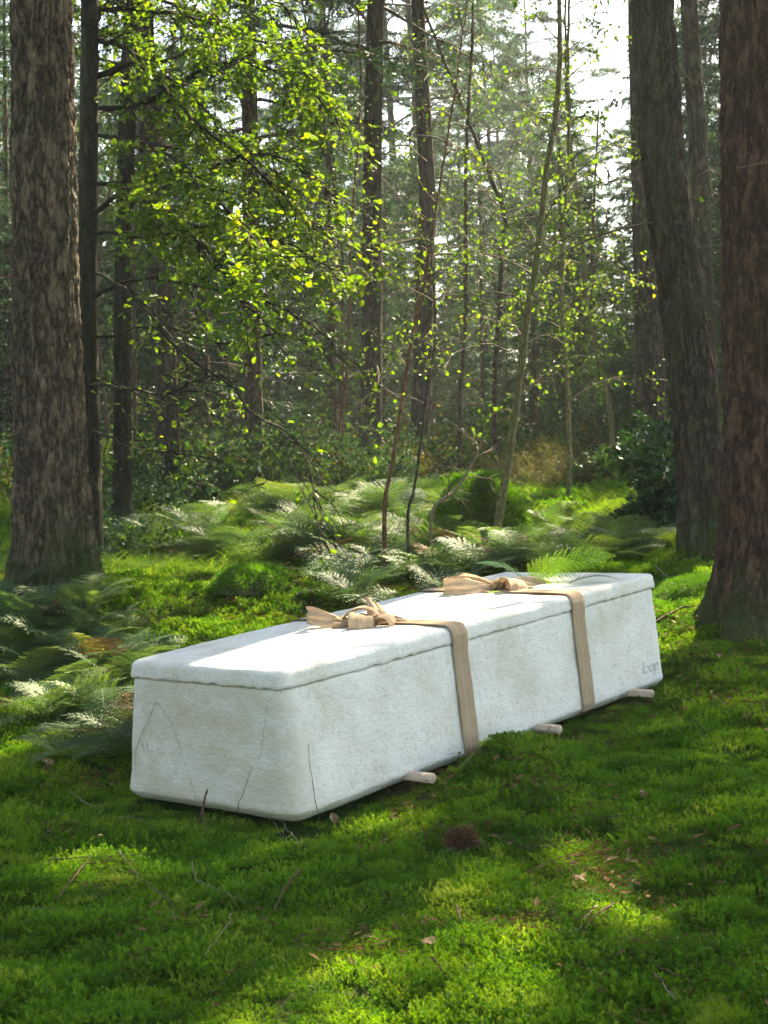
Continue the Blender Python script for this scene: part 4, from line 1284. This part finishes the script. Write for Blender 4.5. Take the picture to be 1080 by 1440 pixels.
for i, (px, py, Y, rd, hg, lb) in enumerate([(962, 800, 9.6, .15, .50, 'dark glossy bush close to the foot of the leaning trunk'), (945, 740, 10.4, .17, .80, 'dark glossy bush growing up in front of the half hidden trunk'),
                                             (972, 760, 10.2, .15, .6, 'dark glossy bush between the bank and the leaning trunk'), (930, 770, 9.8, .14, .3, 'low dark glossy bush behind the far corner of the lid')]):
    p = at(px, py, Y); p[2] = float(H(p[0], p[1]))-.03
    bush('glossy_bush', p, rd, hg, lb, 'holly', 10+i, 30, .045, 34, group='dark bushes by the leaning trunk')
for i, (px, Y, rd, hg) in enumerate([(752, 14, .55, .52), (790, 13.6, .6, .45), (826, 13.4, .55, .5), (866, 13.4, .6, .58), (884, 13.9, .5, .5), (735, 14.5, .5, .6)]):
    p = at(px, 700, Y); p[2] = float(H(p[0], p[1]))-.03
    bush('heather_bush', p, rd, hg, ['leftmost low brown heather bush but one', 'brown heather bush left of the pale sapling', 'brown heather bush just left of the pale sapling foot', 'brown heather bush at the foot of the pale sapling', 'rightmost brown heather bush beside the dark glossy bushes', 'greenish heather bush right of the mossy mound'][i],
         'heath', 30+i, 60, .035, 26, cat='heather', group='brown heather bushes in the clearing', needle=True)
for i, (px, py, Y, rd, hg, lb) in enumerate([(150, 700, 10.5, .35, .5, 'dark twiggy bush right behind the big left trunk'), (200, 690, 13, .5, .7, 'shady twiggy bush between the dark slender trunk and the pink pine'), (330, 690, 14.5, .5, .6, 'shady green bush under the hanging oak branches')]):
    p = at(px, py, Y); p[2] = float(H(p[0], p[1]))-.03
    bush('leafy_bush', p, rd, hg, lb, 'holly' if i else 'fern', 40+i, 22, .04, 14, group='shady bushes on the left')


# ------------------------------------------------------------------ mossy mound and humps
def hump(name, c, sx, sy, h, label, seed, blades=9000, bl=.05, mat='moss', curtain=0):
    r = np.random.default_rng(seed); z0 = float(H(c[0], c[1]))
    root = empty(name, (c[0], c[1], z0), label, 'mossy mound')
    nu, nv = 48, 20; mb = MB()
    def surf(th, v):
        rr = 1-v; hh = np.power(np.clip(1-rr**2.4, 0, 1), .8)
        n_ = 1+.16*fbm(np.cos(th)*2, np.sin(th)*2, v*3, seed, 2)
        return np.stack([sx*rr*np.cos(th)*n_, sy*rr*np.sin(th)*n_, h*hh*n_-.06], -1)
    th, v = np.meshgrid(np.linspace(0, 2*PI, nu, endpoint=False), np.linspace(0, 1, nv))
    i = np.arange(nv-1)[:, None]*nu; j = np.arange(nu)[None]; j2 = (j+1) % nu
    mb.add(surf(th, v), np.stack([i+j, i+j2, i+nu+j2, i+nu+j], -1).reshape(-1, 4))
    mb.build('earth', M['twig'], root)
    mb = MB(); a = r.uniform(0, 2*PI, blades); b = 1-np.sqrt(r.uniform(0, 1, blades)); P_ = surf(a, b)
    e = .02; nrm = norm(np.cross(surf(a+e, b)-P_, surf(a, b+e)-P_)); nrm *= np.where(nrm[:, 2:3] < 0, -1, 1)
    dd = norm(nrm+r.normal(0, .55, (blades, 3))+np.array([0, 0, -.25])); X, Y, Z = frame_from(dd, r.normal(size=(blades, 3)))
    s = bl*r.uniform(.5, 1.3, blades); mb.stamp(TRI, TRI_F, P_, X, Y, Z, np.stack([s, s*.12, s], 1))
    mb.build('moss_cover', M[mat], root, False)
    return root


pm = at(674, 745, 9.9); hump('mossy_mound', pm, .38, .4, .55, 'rounded dark green mossy mound left of the curving sapling', 3, 26000, .055)
pm = at(726, 748, 10.3); hump('mossy_mound', pm, .24, .3, .26, 'lower grassy shoulder of moss right of the curving sapling foot', 4, 14000, .07, 'grass')
pm = gp(350, 838); hump('mossy_mound', pm+np.array([0, .15, 0]), .22, .25, .13, 'small sunlit cushion of moss among the ferns behind the coffin', 6, 12000, .03)
pm = gp(1022, 1425); hump('mossy_mound', pm, .12, .12, .075, 'dark round cushion of moss in the bottom right corner', 5, 16000, .02)
pm = gp(945, 860)+np.array([.25, .35, 0]); hump('mossy_mound', pm, .35, .3, .13, 'sunlit moss bank between the two big right trunks', 8, 16000, .03)


# ------------------------------------------------------------------ fallen twigs, leaves
def twig(pxs, rad, mat, label, lift=.030, lifts=None, side=0, name='fallen_twig', group='fallen twigs on the moss', cat='twig'):
    P = []
    for k, (a, b) in enumerate(pxs):
        p = gp(a, b); l = lift if lifts is None else lifts[k]
        P.append(p+np.array([0, 0, l])+(-ray(a, b)*.0))
    P = np.array(P); c = P.mean(0)
    n = 18; t = np.linspace(0, len(P)-1, n); Q = np.stack([np.interp(t, range(len(P)), P[:, k]) for k in range(3)], 1)
    Q += rng.normal(0, .0016, Q.shape)
    mb = MB(); mb.tube(Q-c, np.linspace(rad, rad*.45, n)*(1+.2*rng.normal(size=n)).clip(.6, 1.5), 5, True)
    for k in range(side):
        b, T = along(Q-c, np.array([rng.uniform(.3, .9)])); q = bent(b[0], norm(T[0]+rng.normal(0, .5, 3)*[1, 1, .3]), rng.uniform(.02, .06), 0, 4, .1, rng)
        mb.tube(q, np.linspace(rad*.5, rad*.2, len(q)), 4)
    o = mb.build(name, M[mat], None, True, c); tag(o, label, cat, group)


TW = [([(80, 1285), (120, 1232), (166, 1228)], .0026, 'redtwig', 'forked reddish twig at the left edge of the foreground', 2),
      ([(66, 1228), (150, 1222), (210, 1220)], .0018, 'twig', 'long thin brown twig lying level near the left edge', 1),
      ([(168, 1214), (196, 1252), (236, 1284), (262, 1308)], .0020, 'twig', 'thin twig slanting down to the right in the left foreground', 2),
      ([(270, 1228), (276, 1258), (312, 1272), (345, 1290)], .0018, 'deadtwig', 'pale hooked twig in the foreground left of the middle', 1),
      ([(422, 1242), (400, 1270), (386, 1302)], .0034, 'redtwig', 'short thick reddish twig below the near corner of the coffin', 0),
      ([(328, 1306), (308, 1340), (286, 1368)], .0016, 'deadtwig', 'straight pale stem pointing down left in the foreground', 0),
      ([(184, 1282), (170, 1296), (154, 1308)], .0018, 'deadtwig', 'short pale twig in the left foreground', 0),
      ([(838, 1296), (820, 1318), (812, 1340)], .0028, 'deadtwig', 'pale brown twig lying in the sunlit moss on the right', 1),
      ([(864, 1292), (840, 1306), (822, 1330)], .0030, 'redtwig', 'brown twig crossing the pale one on the right', 0),
      ([(772, 1282), (778, 1305), (774, 1322)], .0020, 'deadtwig', 'short bleached stem upright in the sunlit moss', 0),
      ([(642, 1294), (650, 1320), (652, 1350)], .0022, 'redtwig', 'dark red stem beside the dead leaf in the sunlit moss', 2),
      ([(920, 1394), (935, 1412), (952, 1434)], .0024, 'deadtwig', 'grey twig near the bottom right corner', 1),
      ([(925, 1384), (950, 1396), (972, 1398)], .0022, 'redtwig', 'brown curved twig above the grey one near the bottom right', 0),
      ([(612, 1372), (622, 1388), (628, 1400)], .0026, 'redtwig', 'short brown twig near the bottom middle', 0),
      ([(716, 1200), (745, 1212), (790, 1206)], .0024, 'twig', 'dark twig half sunk in the moss right of the brown root clump', 1),
      ([(840, 1167), (885, 1164), (905, 1170)], .0018, 'twig', 'thin dark twig lying level in the moss on the right', 1),
      ([(880, 1003), (905, 1004), (922, 1000)], .0024, 'twig', 'small twig beside the farthest dowel handle', 0),
      ([(70, 1190), (66, 1170), (64, 1176)], .0030, 'redtwig', 'short reddish stub at the left edge', 0),
      ([(100, 1130), (128, 1148), (143, 1152), (132, 1172)], .0018, 'deadtwig', 'thin pale twig left of the coffin end', 1),
      ([(160, 1168), (190, 1165), (215, 1178)], .0020, 'deadtwig', 'pale twig lying before the left end of the coffin', 0),
      ([(388, 1150), (402, 1182), (424, 1206)], .0020, 'deadtwig', 'branched pale stem below the near corner of the coffin', 3),
      ([(905, 898), (960, 868), (1010, 868), (1060, 885)], .0060, 'twig', 'long thin branch lying across the sunlit bank at the right trunk', 2),
      ([(940, 826), (925, 812), (918, 806)], .0040, 'deadtwig', 'pale twig beside the far end of the coffin', 1),
      ([(270, 768), (330, 762), (400, 764)], .012, 'redtwig', 'reddish rotten branch lying under the ferns behind the mossy mound', 1),
      ([(40, 1298), (60, 1297), (76, 1299)], .0016, 'deadtwig', 'pale twig end poking in at the left edge', 0)]
for pts, rad, mt, lb, sd in TW: twig(pts, rad, mt, lb, .034 if pts[0][1] > 1000 else .05, side=sd)


def stand_stem(base, tip, rad, mat, label, mid=None, back=.0):
    """a stem standing in the moss; base and tip given as pixels, the tip leaning back by `back`"""
    b = gp(*base); Y = b[1]
    P = [b+np.array([0, 0, -.01])] + ([at(*mid, Y+back*.5)] if mid else []) + [at(*tip, Y+back)]
    P = np.array(P); c = P[0].copy(); n = 14; t = np.linspace(0, len(P)-1, n); Q = np.stack([np.interp(t, range(len(P)), P[:, k]) for k in range(3)], 1)+rng.normal(0, .0012, (n, 3))
    mb = MB(); mb.tube(Q-c, np.linspace(rad, rad*.5, n)*(1+.2*rng.normal(size=n)).clip(.7, 1.4), 5, True)
    o = mb.build('dry_stem', M[mat], None, True, c); tag(o, label, 'stem', 'dry stems standing by the coffin end')


stand_stem((277, 1168), (291, 1110), .0052, 'redtwig', 'thick brown stick standing before the left half of the coffin end', None, .0)
stand_stem((294, 1178), (284, 1135), .0016, 'deadtwig', 'thin pale stem beside the thick brown stick')
stand_stem((325, 1175), (356, 1076), .0013, 'twig', 'thin dark stem slanting up right before the coffin end', (338, 1125))
stand_stem((452, 1170), (434, 1046), .0013, 'twig', 'thin dark stem standing just right of the near corner', (436, 1085))
stand_stem((400, 1180), (380, 1146), .0013, 'deadtwig', 'short pale stem leaning against the near corner')
stand_stem((608, 1092), (586, 1066), .0016, 'twig', 'small beaded stem by the nearest dowel handle')
stand_stem((240, 1150), (270, 1090), .0010, 'deadtwig', 'fine pale grass stem left of the thick brown stick') if False else None


def dead_leaf(px, py, size, label, r, lift=.036):
    p = gp(px, py)+np.array([0, 0, lift]); mb = MB(); size = size*.75
    n, m_ = 9, 5; s = np.linspace(0, 1, n)[:, None]; w = np.linspace(-1, 1, m_)[None]
    wd = .34*np.sin(PI*np.clip(s, .02, .98))**.7*(1+.15*np.sin(s*22))
    curl = r.uniform(.2, .8)
    V = np.stack([s+0*w-.5, w*wd, curl*.5*w*w*wd+.25*np.sin(s*PI)*r.uniform(-.5, 1)+.04*r.normal(size=(n, m_))], -1)*size
    i = np.arange(n-1)[:, None]*m_; j = np.arange(m_-1)[None]
    mb.add(V, np.stack([i+j, i+j+1, i+m_+j+1, i+m_+j], -1).reshape(-1, 4))
    o = mb.build('dead_leaf', M['litter'], None, True, p); o.rotation_euler = (r.normal(0, .4), r.normal(0, .4), r.uniform(0, 6.28))
    tag(o, label, 'leaf', 'dead leaves on the forest floor')


rl = np.random.default_rng(8)
for px, py, s, lb in [(66, 1090, .085, 'big curled brown dead leaf at the left edge beside the coffin end'), (128, 1115, .03, 'small dead leaf left of the coffin end'), (470, 1168, .05, 'pinkish curled leaf under the near corner of the coffin'),
                      (604, 1350, .055, 'reddish brown leaf in the sunlit moss at the bottom middle'), (624, 1318, .03, 'small orange leaf above the reddish brown one'), (884, 1230, .035, 'pink brown leaf fragment in the sunlit moss'),
                      (904, 1134, .04, 'pale brown leaf in the shaded moss on the right'), (875, 1011, .035, 'tan leaf beside the farthest dowel handle'), (764, 1047, .03, 'grey leaf under the middle dowel handle'),
                      (985, 1062, .04, 'brown leaf among the moss near the right edge'), (690, 1158, .03, 'dark red leaf right of the brown root clump'), (735, 1325, .035, 'pale leaf in the sunlit moss'),
                      (800, 1370, .03, 'thin brown leaf in the right foreground'), (540, 1200, .035, 'brown leaf left of the brown root clump'), (260, 795, .05, 'leaf lying on the mossy mound behind the coffin'), (370, 848, .05, 'pale leaf on the small moss cushion'),
                      (310, 845, .045, 'brown leaf on the bright mossy bank'), (935, 905, .05, 'tan leaf on the sunlit bank at the right trunk'), (950, 880, .05, 'orange leaf on the sunlit bank below the thin branch'), (1010, 935, .05, 'dark leaf at the roots of the right trunk'),
                      (660, 1385, .035, 'leaf at the bottom middle right of the short brown twig'), (505, 1210, .025, 'tiny leaf speck in the shaded moss below the coffin')]:
    dead_leaf(px, py, s, lb, rl)

# brown clump of roots and moss
r_ = np.random.default_rng(14); pc = gp(650, 1212)
root = empty('root_clump', pc, 'shaggy brown clump of dead roots sitting on the moss', 'root clump')
mb = MB(); nb_ = 3600
d_ = rand_dirs(nb_, r_); d_[:, 2] = abs(d_[:, 2]); P_ = d_*np.array([.046, .040, .046])*r_.uniform(.4, 1, (nb_, 1))+np.array([0, 0, .045])
X, Y_, Z = frame_from(norm(d_+r_.normal(0, 1.0, (nb_, 3))), r_.normal(size=(nb_, 3))); sc = r_.uniform(.008, .022, nb_)
mb.stamp(TRI, TRI_F, P_, X, Y_, Z, np.stack([sc, sc*.12, sc], 1)); mb.build('dead_moss', M['rootfluff'], root, False)
mb = MB()
for k in range(16):
    q = bent(r_.normal(0, .015, 3)+np.array([0, 0, .055]), [r_.normal(), r_.normal()-.5, -.2], .07, 1.5, 6, .3, r_); mb.tube(q, np.linspace(.0012, .0005, len(q)), 4)
mb.build('roots', M['deadtwig'], root)

# ------------------------------------------------------------------ background forest
def proto_tree(seed, kind):
    r = np.random.default_rng(seed+2000)
    if kind == 'spruce':
        Hh = r.uniform(5.5, 8.5); P = np.array([[0, 0, 0], [r.normal(0, .1), r.normal(0, .1), Hh]])
        W, Nn = MB(), MB(); nb = 74
        for k in range(nb):
            f = (k+r.uniform())/nb; z = .35+(Hh-.5)*f; az = k*2.4; L_ = (1.5*(1-f)**.8+.15)*r.uniform(.75, 1.1); el = -.05+.5*f
            Q = bent([0, 0, z], [math.cos(az)*math.cos(el), math.sin(az)*math.cos(el), math.sin(el)], L_, .35, 6, .05, r)
            W.tube(Q, np.linspace(.014, .003, len(Q)), 3)
            needles(Nn, Q, r, 16, .42, 13, .085, .020, .7, .12)
        R0_ = .075
    elif kind == 'pine':
        Hh = r.uniform(13, 17); P = np.array([[0, 0, 0], [r.normal(0, .15), r.normal(0, .15), Hh*.5], [r.normal(0, .4), r.normal(0, .4), Hh]])
        W, Nn = crown(P, Hh*.36, Hh*.97, 42, 2.6, r, False, needle='needle2', dense=1.15, big=False, shape='round', fine=(.12, .022))
        D = dead_branches(P, r.uniform(1, Hh*.45, 16), r, (.5, 1.6), .010); W.V += D.V; W.Fc += [f+W.n for f in D.Fc]; W.n += D.n
        R0_ = .15
    else:  # bare understorey pole with thin leaves
        Hh = r.uniform(5, 9); P = np.array([[0, 0, 0], [r.normal(0, .25), r.normal(0, .25), Hh*.5], [r.normal(0, .5), r.normal(0, .5), Hh]])
        W, Nn = MB(), MB()
        for k in range(34):
            z = r.uniform(.6, Hh*.95); b = sample(P, np.array([z]))[0]; az = r.uniform(0, 6.28)
            Q = bent(b, [math.cos(az), math.sin(az), .5], r.uniform(.5, 1.4), .5, 7, .12, r); W.tube(Q, np.linspace(.008, .002, len(Q)), 3)
            for b2, t2 in zip(*along(Q, r.uniform(.3, 1, 5))):
                q = bent(b2, norm(t2+r.normal(0, .6, 3)), r.uniform(.15, .5), .3, 4, .12, r); W.tube(q, np.linspace(.004, .0015, len(q)), 3)
                n_ = 12; p_, T_ = along(q, r.uniform(.1, 1, n_)); X, Y, Z = frame_from(norm(T_+r.normal(0, .6, (n_, 3))), r.normal(0, .5, (n_, 3))+np.array([0, 0, 1.0])); Nn.stamp(ROUND, ROUND_F, p_, X, Y, Z, .055*r.uniform(.6, 1.3, n_))
        R0_ = .035
    T = MB(); zs = np.linspace(-.1, Hh, 14); C = sample(P, zs); C[:, 2] = zs
    T.tube(C, np.linspace(R0_, .015, 14), 9)
    return T, W, Nn


def proto_root(kind, seed, name, cat):
    T, W, Nn = proto_tree(seed, kind)
    bark = {'spruce': 'fir_bark', 'pine': 'pine_bark', 'pole': 'twig'}[kind]; lf = {'spruce': 'needle', 'pine': 'needle2', 'pole': 'under'}[kind]
    ms = [('trunk', T.mesh('trunk', M[bark])), ('branches', W.mesh('branches', M['twig'])), ('crown', Nn.mesh('crown', M[lf], False))]
    return ms


SP = [proto_root('spruce', i, 'spruce_tree', 'tree') for i in range(4)]
PI_ = [proto_root('pine', 10+i, 'pine_tree', 'tree') for i in range(4)]
PO = [proto_root('pole', 20+i, 'thin_tree', 'tree') for i in range(4)]


def put(name, ms, x, y, s, label, group, r):
    root = empty(name, (x, y, float(H(x, y)) if y < 30 else 1.0 if y > 70 else float(H(x, y))*(1-(y-30)/40)+(y-30)/40), label, 'tree', group)
    for pn, me in ms:
        o = bpy.data.objects.new(pn, me); COL.objects.link(o); o.parent = root
    root.rotation_euler = (0, 0, r.uniform(0, 6.28)); root.scale = (s, s, s*r.uniform(.9, 1.15))
    return root


rf = np.random.default_rng(31)
placed = []
def free(x, y, d):
    for a, b in placed:
        if (a-x)**2+(b-y)**2 < d*d: return False
    placed.append((x, y)); return True


def skygap(x, y, h):
    """keep the bright openings of the sky: right of centre and upper middle"""
    px, py = proj((x, y, h)); return (845 < px < 895 and py < 430)


cnt = 0
for _ in range(4000):
    if cnt >= 46: break
    y = rf.uniform(29, 60); x = rf.uniform(-1, 1)*(y*.262+2.0)
    px, py = proj((x, y, 8))
    if (845 < px < 895) and rf.uniform() < .9: continue
    if not free(x, y, 1.7): continue
    put('pine_tree', PI_[rf.integers(4)], x, y, rf.uniform(.85, 1.1), 'tall slim pine in the hazy forest behind the clearing', 'pines in the forest behind', rf); cnt += 1
cnt = 0
for _ in range(4000):
    if cnt >= 165: break
    y = rf.uniform(20, 52); x = rf.uniform(-1, 1)*(y*.262+2.5)
    px, py = proj((x, y, 4))
    if 845 < px < 895 and y < 40: continue
    if 600 < px < 900 and rf.uniform() < .25: continue
    if not free(x, y, .9): continue
    put('spruce_tree', SP[rf.integers(4)], x, y, rf.uniform(.7, 1.1)*(.85 if 560 < px < 900 else 1.0), 'bushy young spruce in the hazy forest behind the clearing', 'young spruces in the forest behind', rf); cnt += 1
cnt = 0
for _ in range(4000):
    if cnt >= 30: break
    y = rf.uniform(15.5, 34); x = rf.uniform(-1, 1)*(y*.262+1.0)
    if 500 < 540+F*x/y < 900 and rf.uniform() < .8: continue
    if not free(x, y, .8): continue
    put('thin_tree', PO[rf.integers(4)], x, y, rf.uniform(.6, 1.0), 'thin bare-stemmed young tree in the undergrowth behind the clearing', 'thin young trees in the undergrowth', rf); cnt += 1

# forest added outside the picture to shade far undergrowth and the coffin's near end
for k in range(130):
    y = rf.uniform(23, 55); x = y*.262+rf.uniform(1.3, 14)
    if not free(x, y, 1.5): continue
    put('pine_tree', PI_[rf.integers(4)], x, y, rf.uniform(1.0, 1.25), 'tall pine added outside the picture on the right to shade the undergrowth', 'pines added outside the picture on the right', rf)
for x, y, sc_ in [(-4.3, 1.2, 1.0), (-3.2, -2.4, .95), (-5.8, -1.0, 1.1), (-5.4, 4.2, 1.0), (-1.6, -5.2, 1.05), (-4.6, -5.0, 1.1), (-7.2, 2.0, 1.1), (-6.8, 6.8, 1.0)]:
    put('spruce_tree', SP[rf.integers(4)], x, y, sc_, 'bushy spruce added outside the picture on the left to shade the coffin end', 'spruces added outside the picture on the left', rf)

# far wood and undergrowth as masses
def joined(ms_list, name):
    return ms_list
def merge(T, W, Nn, keep):
    pass
r3 = np.random.default_rng(61)
cs = proto_collection('far_crown', [ms[2][1] for ms in SP])
n_ = 620; y = r3.uniform(58, 115, n_); x = r3.uniform(-1, 1, n_)*(y*.262+30)
scatter('far_wood', np.stack([x, y, np.full(n_, .8)], 1), np.stack([0*x, 0*x, r3.uniform(0, 6.28, n_)], 1), r3.uniform(.8, 1.5, n_), r3.integers(0, 4, n_), cs, 'distant mass of conifers fading into haze behind the other trees', 'woodland')


def shrub_mesh(seed, mat, leaf=.05, n=34):
    r = np.random.default_rng(seed+700); Lf = MB()
    for k in range(n):
        az = r.uniform(0, 6.28); el = r.uniform(.3, 1.4)
        Q = bent([r.normal(0, .12), r.normal(0, .12), 0], [math.cos(az)*math.cos(el), math.sin(az)*math.cos(el), math.sin(el)], r.uniform(.35, .95), .6, 7, .1, r)
        Lf.tube(Q, np.linspace(.005, .0015, len(Q)), 3)
        m_ = 26; p_, T_ = along(Q, r.uniform(.25, 1, m_)); p_ = p_+r.normal(0, .05, p_.shape)
        X, Y, Z = frame_from(norm(T_+r.normal(0, .7, (m_, 3))), r.normal(0, .5, (m_, 3))+np.array([0, 0, 1.0])); Lf.stamp(ROUND, ROUND_F, p_, X, Y, Z, leaf*r.uniform(.5, 1.3, m_))
    return Lf.mesh('undergrowth', M[mat], False)


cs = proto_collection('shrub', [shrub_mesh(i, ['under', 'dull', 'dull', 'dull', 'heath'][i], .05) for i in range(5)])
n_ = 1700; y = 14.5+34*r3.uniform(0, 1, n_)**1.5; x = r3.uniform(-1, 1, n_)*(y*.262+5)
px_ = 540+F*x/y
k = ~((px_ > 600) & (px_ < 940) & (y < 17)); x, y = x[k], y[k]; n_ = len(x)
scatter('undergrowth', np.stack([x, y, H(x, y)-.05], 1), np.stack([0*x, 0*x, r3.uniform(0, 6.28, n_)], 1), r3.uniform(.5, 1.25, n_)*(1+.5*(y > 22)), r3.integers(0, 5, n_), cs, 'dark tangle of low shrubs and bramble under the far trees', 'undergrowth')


def grass_tuft(seed, n=60, h=.16, lean=.5, w=.004, rad=.08):
    r = np.random.default_rng(seed+800); mb = MB()
    b = np.stack([r.normal(0, rad, n), r.normal(0, rad, n), 0*r.normal(size=n)-.01], 1); d = norm(np.stack([r.normal(0, lean, n), r.normal(0, lean, n), np.ones(n)], 1)); hh = h*r.uniform(.5, 1.2, n)
    p = b
    out = norm(np.stack([d[:, 0], d[:, 1], 0*hh], 1))
    for s in range(3):
        d2 = norm(d+out*.35*s-np.array([0, 0, .18*s])); X, Y, Z = frame_from(d2, np.cross(d2, [0, 0, 1.0])+r.normal(0, .2, (n, 3)))
        q = p+d2*(hh/3)[:, None]
        ww = w*(1-s/3.0)
        V = np.stack([p-Y*ww/2, p+Y*ww/2, q+Y*ww*(.7 if s < 2 else .05)/2, q-Y*ww*(.7 if s < 2 else .05)/2], 1)
        mb.add(V.reshape(-1, 3), np.arange(n*4).reshape(-1, 4)); p = q
    return mb.mesh('grass', M['grass'], False)


cg = proto_collection('grass_tuft', [grass_tuft(i, 60, .15, .6, .003) for i in range(4)])
n_ = 2600; y = r3.uniform(5.5, 20, n_); x = r3.uniform(-1, 1, n_)*(y*.262+.4)
k = (y > 8.5) & (fbm(x*1.1, y*.8, 0, 91, 2) > .02) & ~inside_coffin(x, y, .1); k &= r3.uniform(size=n_) < np.clip((y-4.5)/4, .1, 1); x, y = x[k], y[k]; n_ = len(x)
scatter('grass', np.stack([x, y, H(x, y)], 1), np.stack([0*x, 0*x, r3.uniform(0, 6.28, n_)], 1), r3.uniform(.6, 1.4, n_)*(1+.06*np.clip(y-6, 0, 10)), r3.integers(0, 4, n_), cg, 'fine green grass growing in patches between the ferns and far moss', 'grass')

def litter_bits(seed):
    r = np.random.default_rng(seed+650); mb = MB(); n = 34
    p = np.stack([r.normal(0, .05, n), r.normal(0, .05, n), r.uniform(.0, .03, n)], 1)
    d = norm(r.normal(size=(n, 3))*[1, 1, .35]); X, Y, Z = frame_from(d, r.normal(0, .3, (n, 3))+np.array([0, 0, 1.0])); l = r.uniform(.012, .045, n)
    mb.stamp(DIA, DIA_F, p, X, Y, Z, np.stack([l, np.where(r.uniform(size=n) < .2, l*.4, l*.06), l], 1))
    return mb.mesh('litter', M['litter'], False)


cl_ = proto_collection('litter_bits', [litter_bits(i) for i in range(4)])
x, y = poly_scatter(9000, 2.3, 9, .4, r3)
k = ((fbm(x*2.2, y*2.2, 0, 60, 3) > .25) | (fbm(x*2.7, y*2.7, 0, 66, 2) > .30)) & (r3.uniform(size=len(x)) < .5) & ~inside_coffin(x, y, .05); x, y = x[k], y[k]; n_ = len(x)
scatter('needle_litter', np.stack([x, y, H(x, y)+.012], 1), np.stack([0*x, 0*x, r3.uniform(0, 6.28, n_)], 1), r3.uniform(.6, 1.2, n_), r3.integers(0, 4, n_), cl_, 'brown needles and leaf crumbs caught in the moss', 'litter')

# ------------------------------------------------------------------ haze
HAZE = 0.0009
if HAZE:
    mt, nt, out = newmat('haze')
    v = nt.nodes.new('ShaderNodeVolumePrincipled'); v.inputs['Color'].default_value = (.86, .95, 1, 1); v.inputs['Density'].default_value = HAZE; v.inputs['Anisotropy'].default_value = .35
    nt.links.new(v.outputs[0], out.inputs['Volume'])
    mb = MB(); a, b, c, d, e, f = -200, 200, -40, 300, -12, 24
    V = [[x, y, z] for x in (a, b) for y in (c, d) for z in (e, f)]
    mb.add(V, [[0, 1, 3, 2], [4, 6, 7, 5], [0, 4, 5, 1], [2, 3, 7, 6], [0, 2, 6, 4], [1, 5, 7, 3]])
    hz = mb.build('haze', mt, None, False); tag(hz, 'thin pale forest haze', 'haze', None, 'stuff')
    mt.cycles.homogeneous_volume = True
print('objects', len(bpy.data.objects))
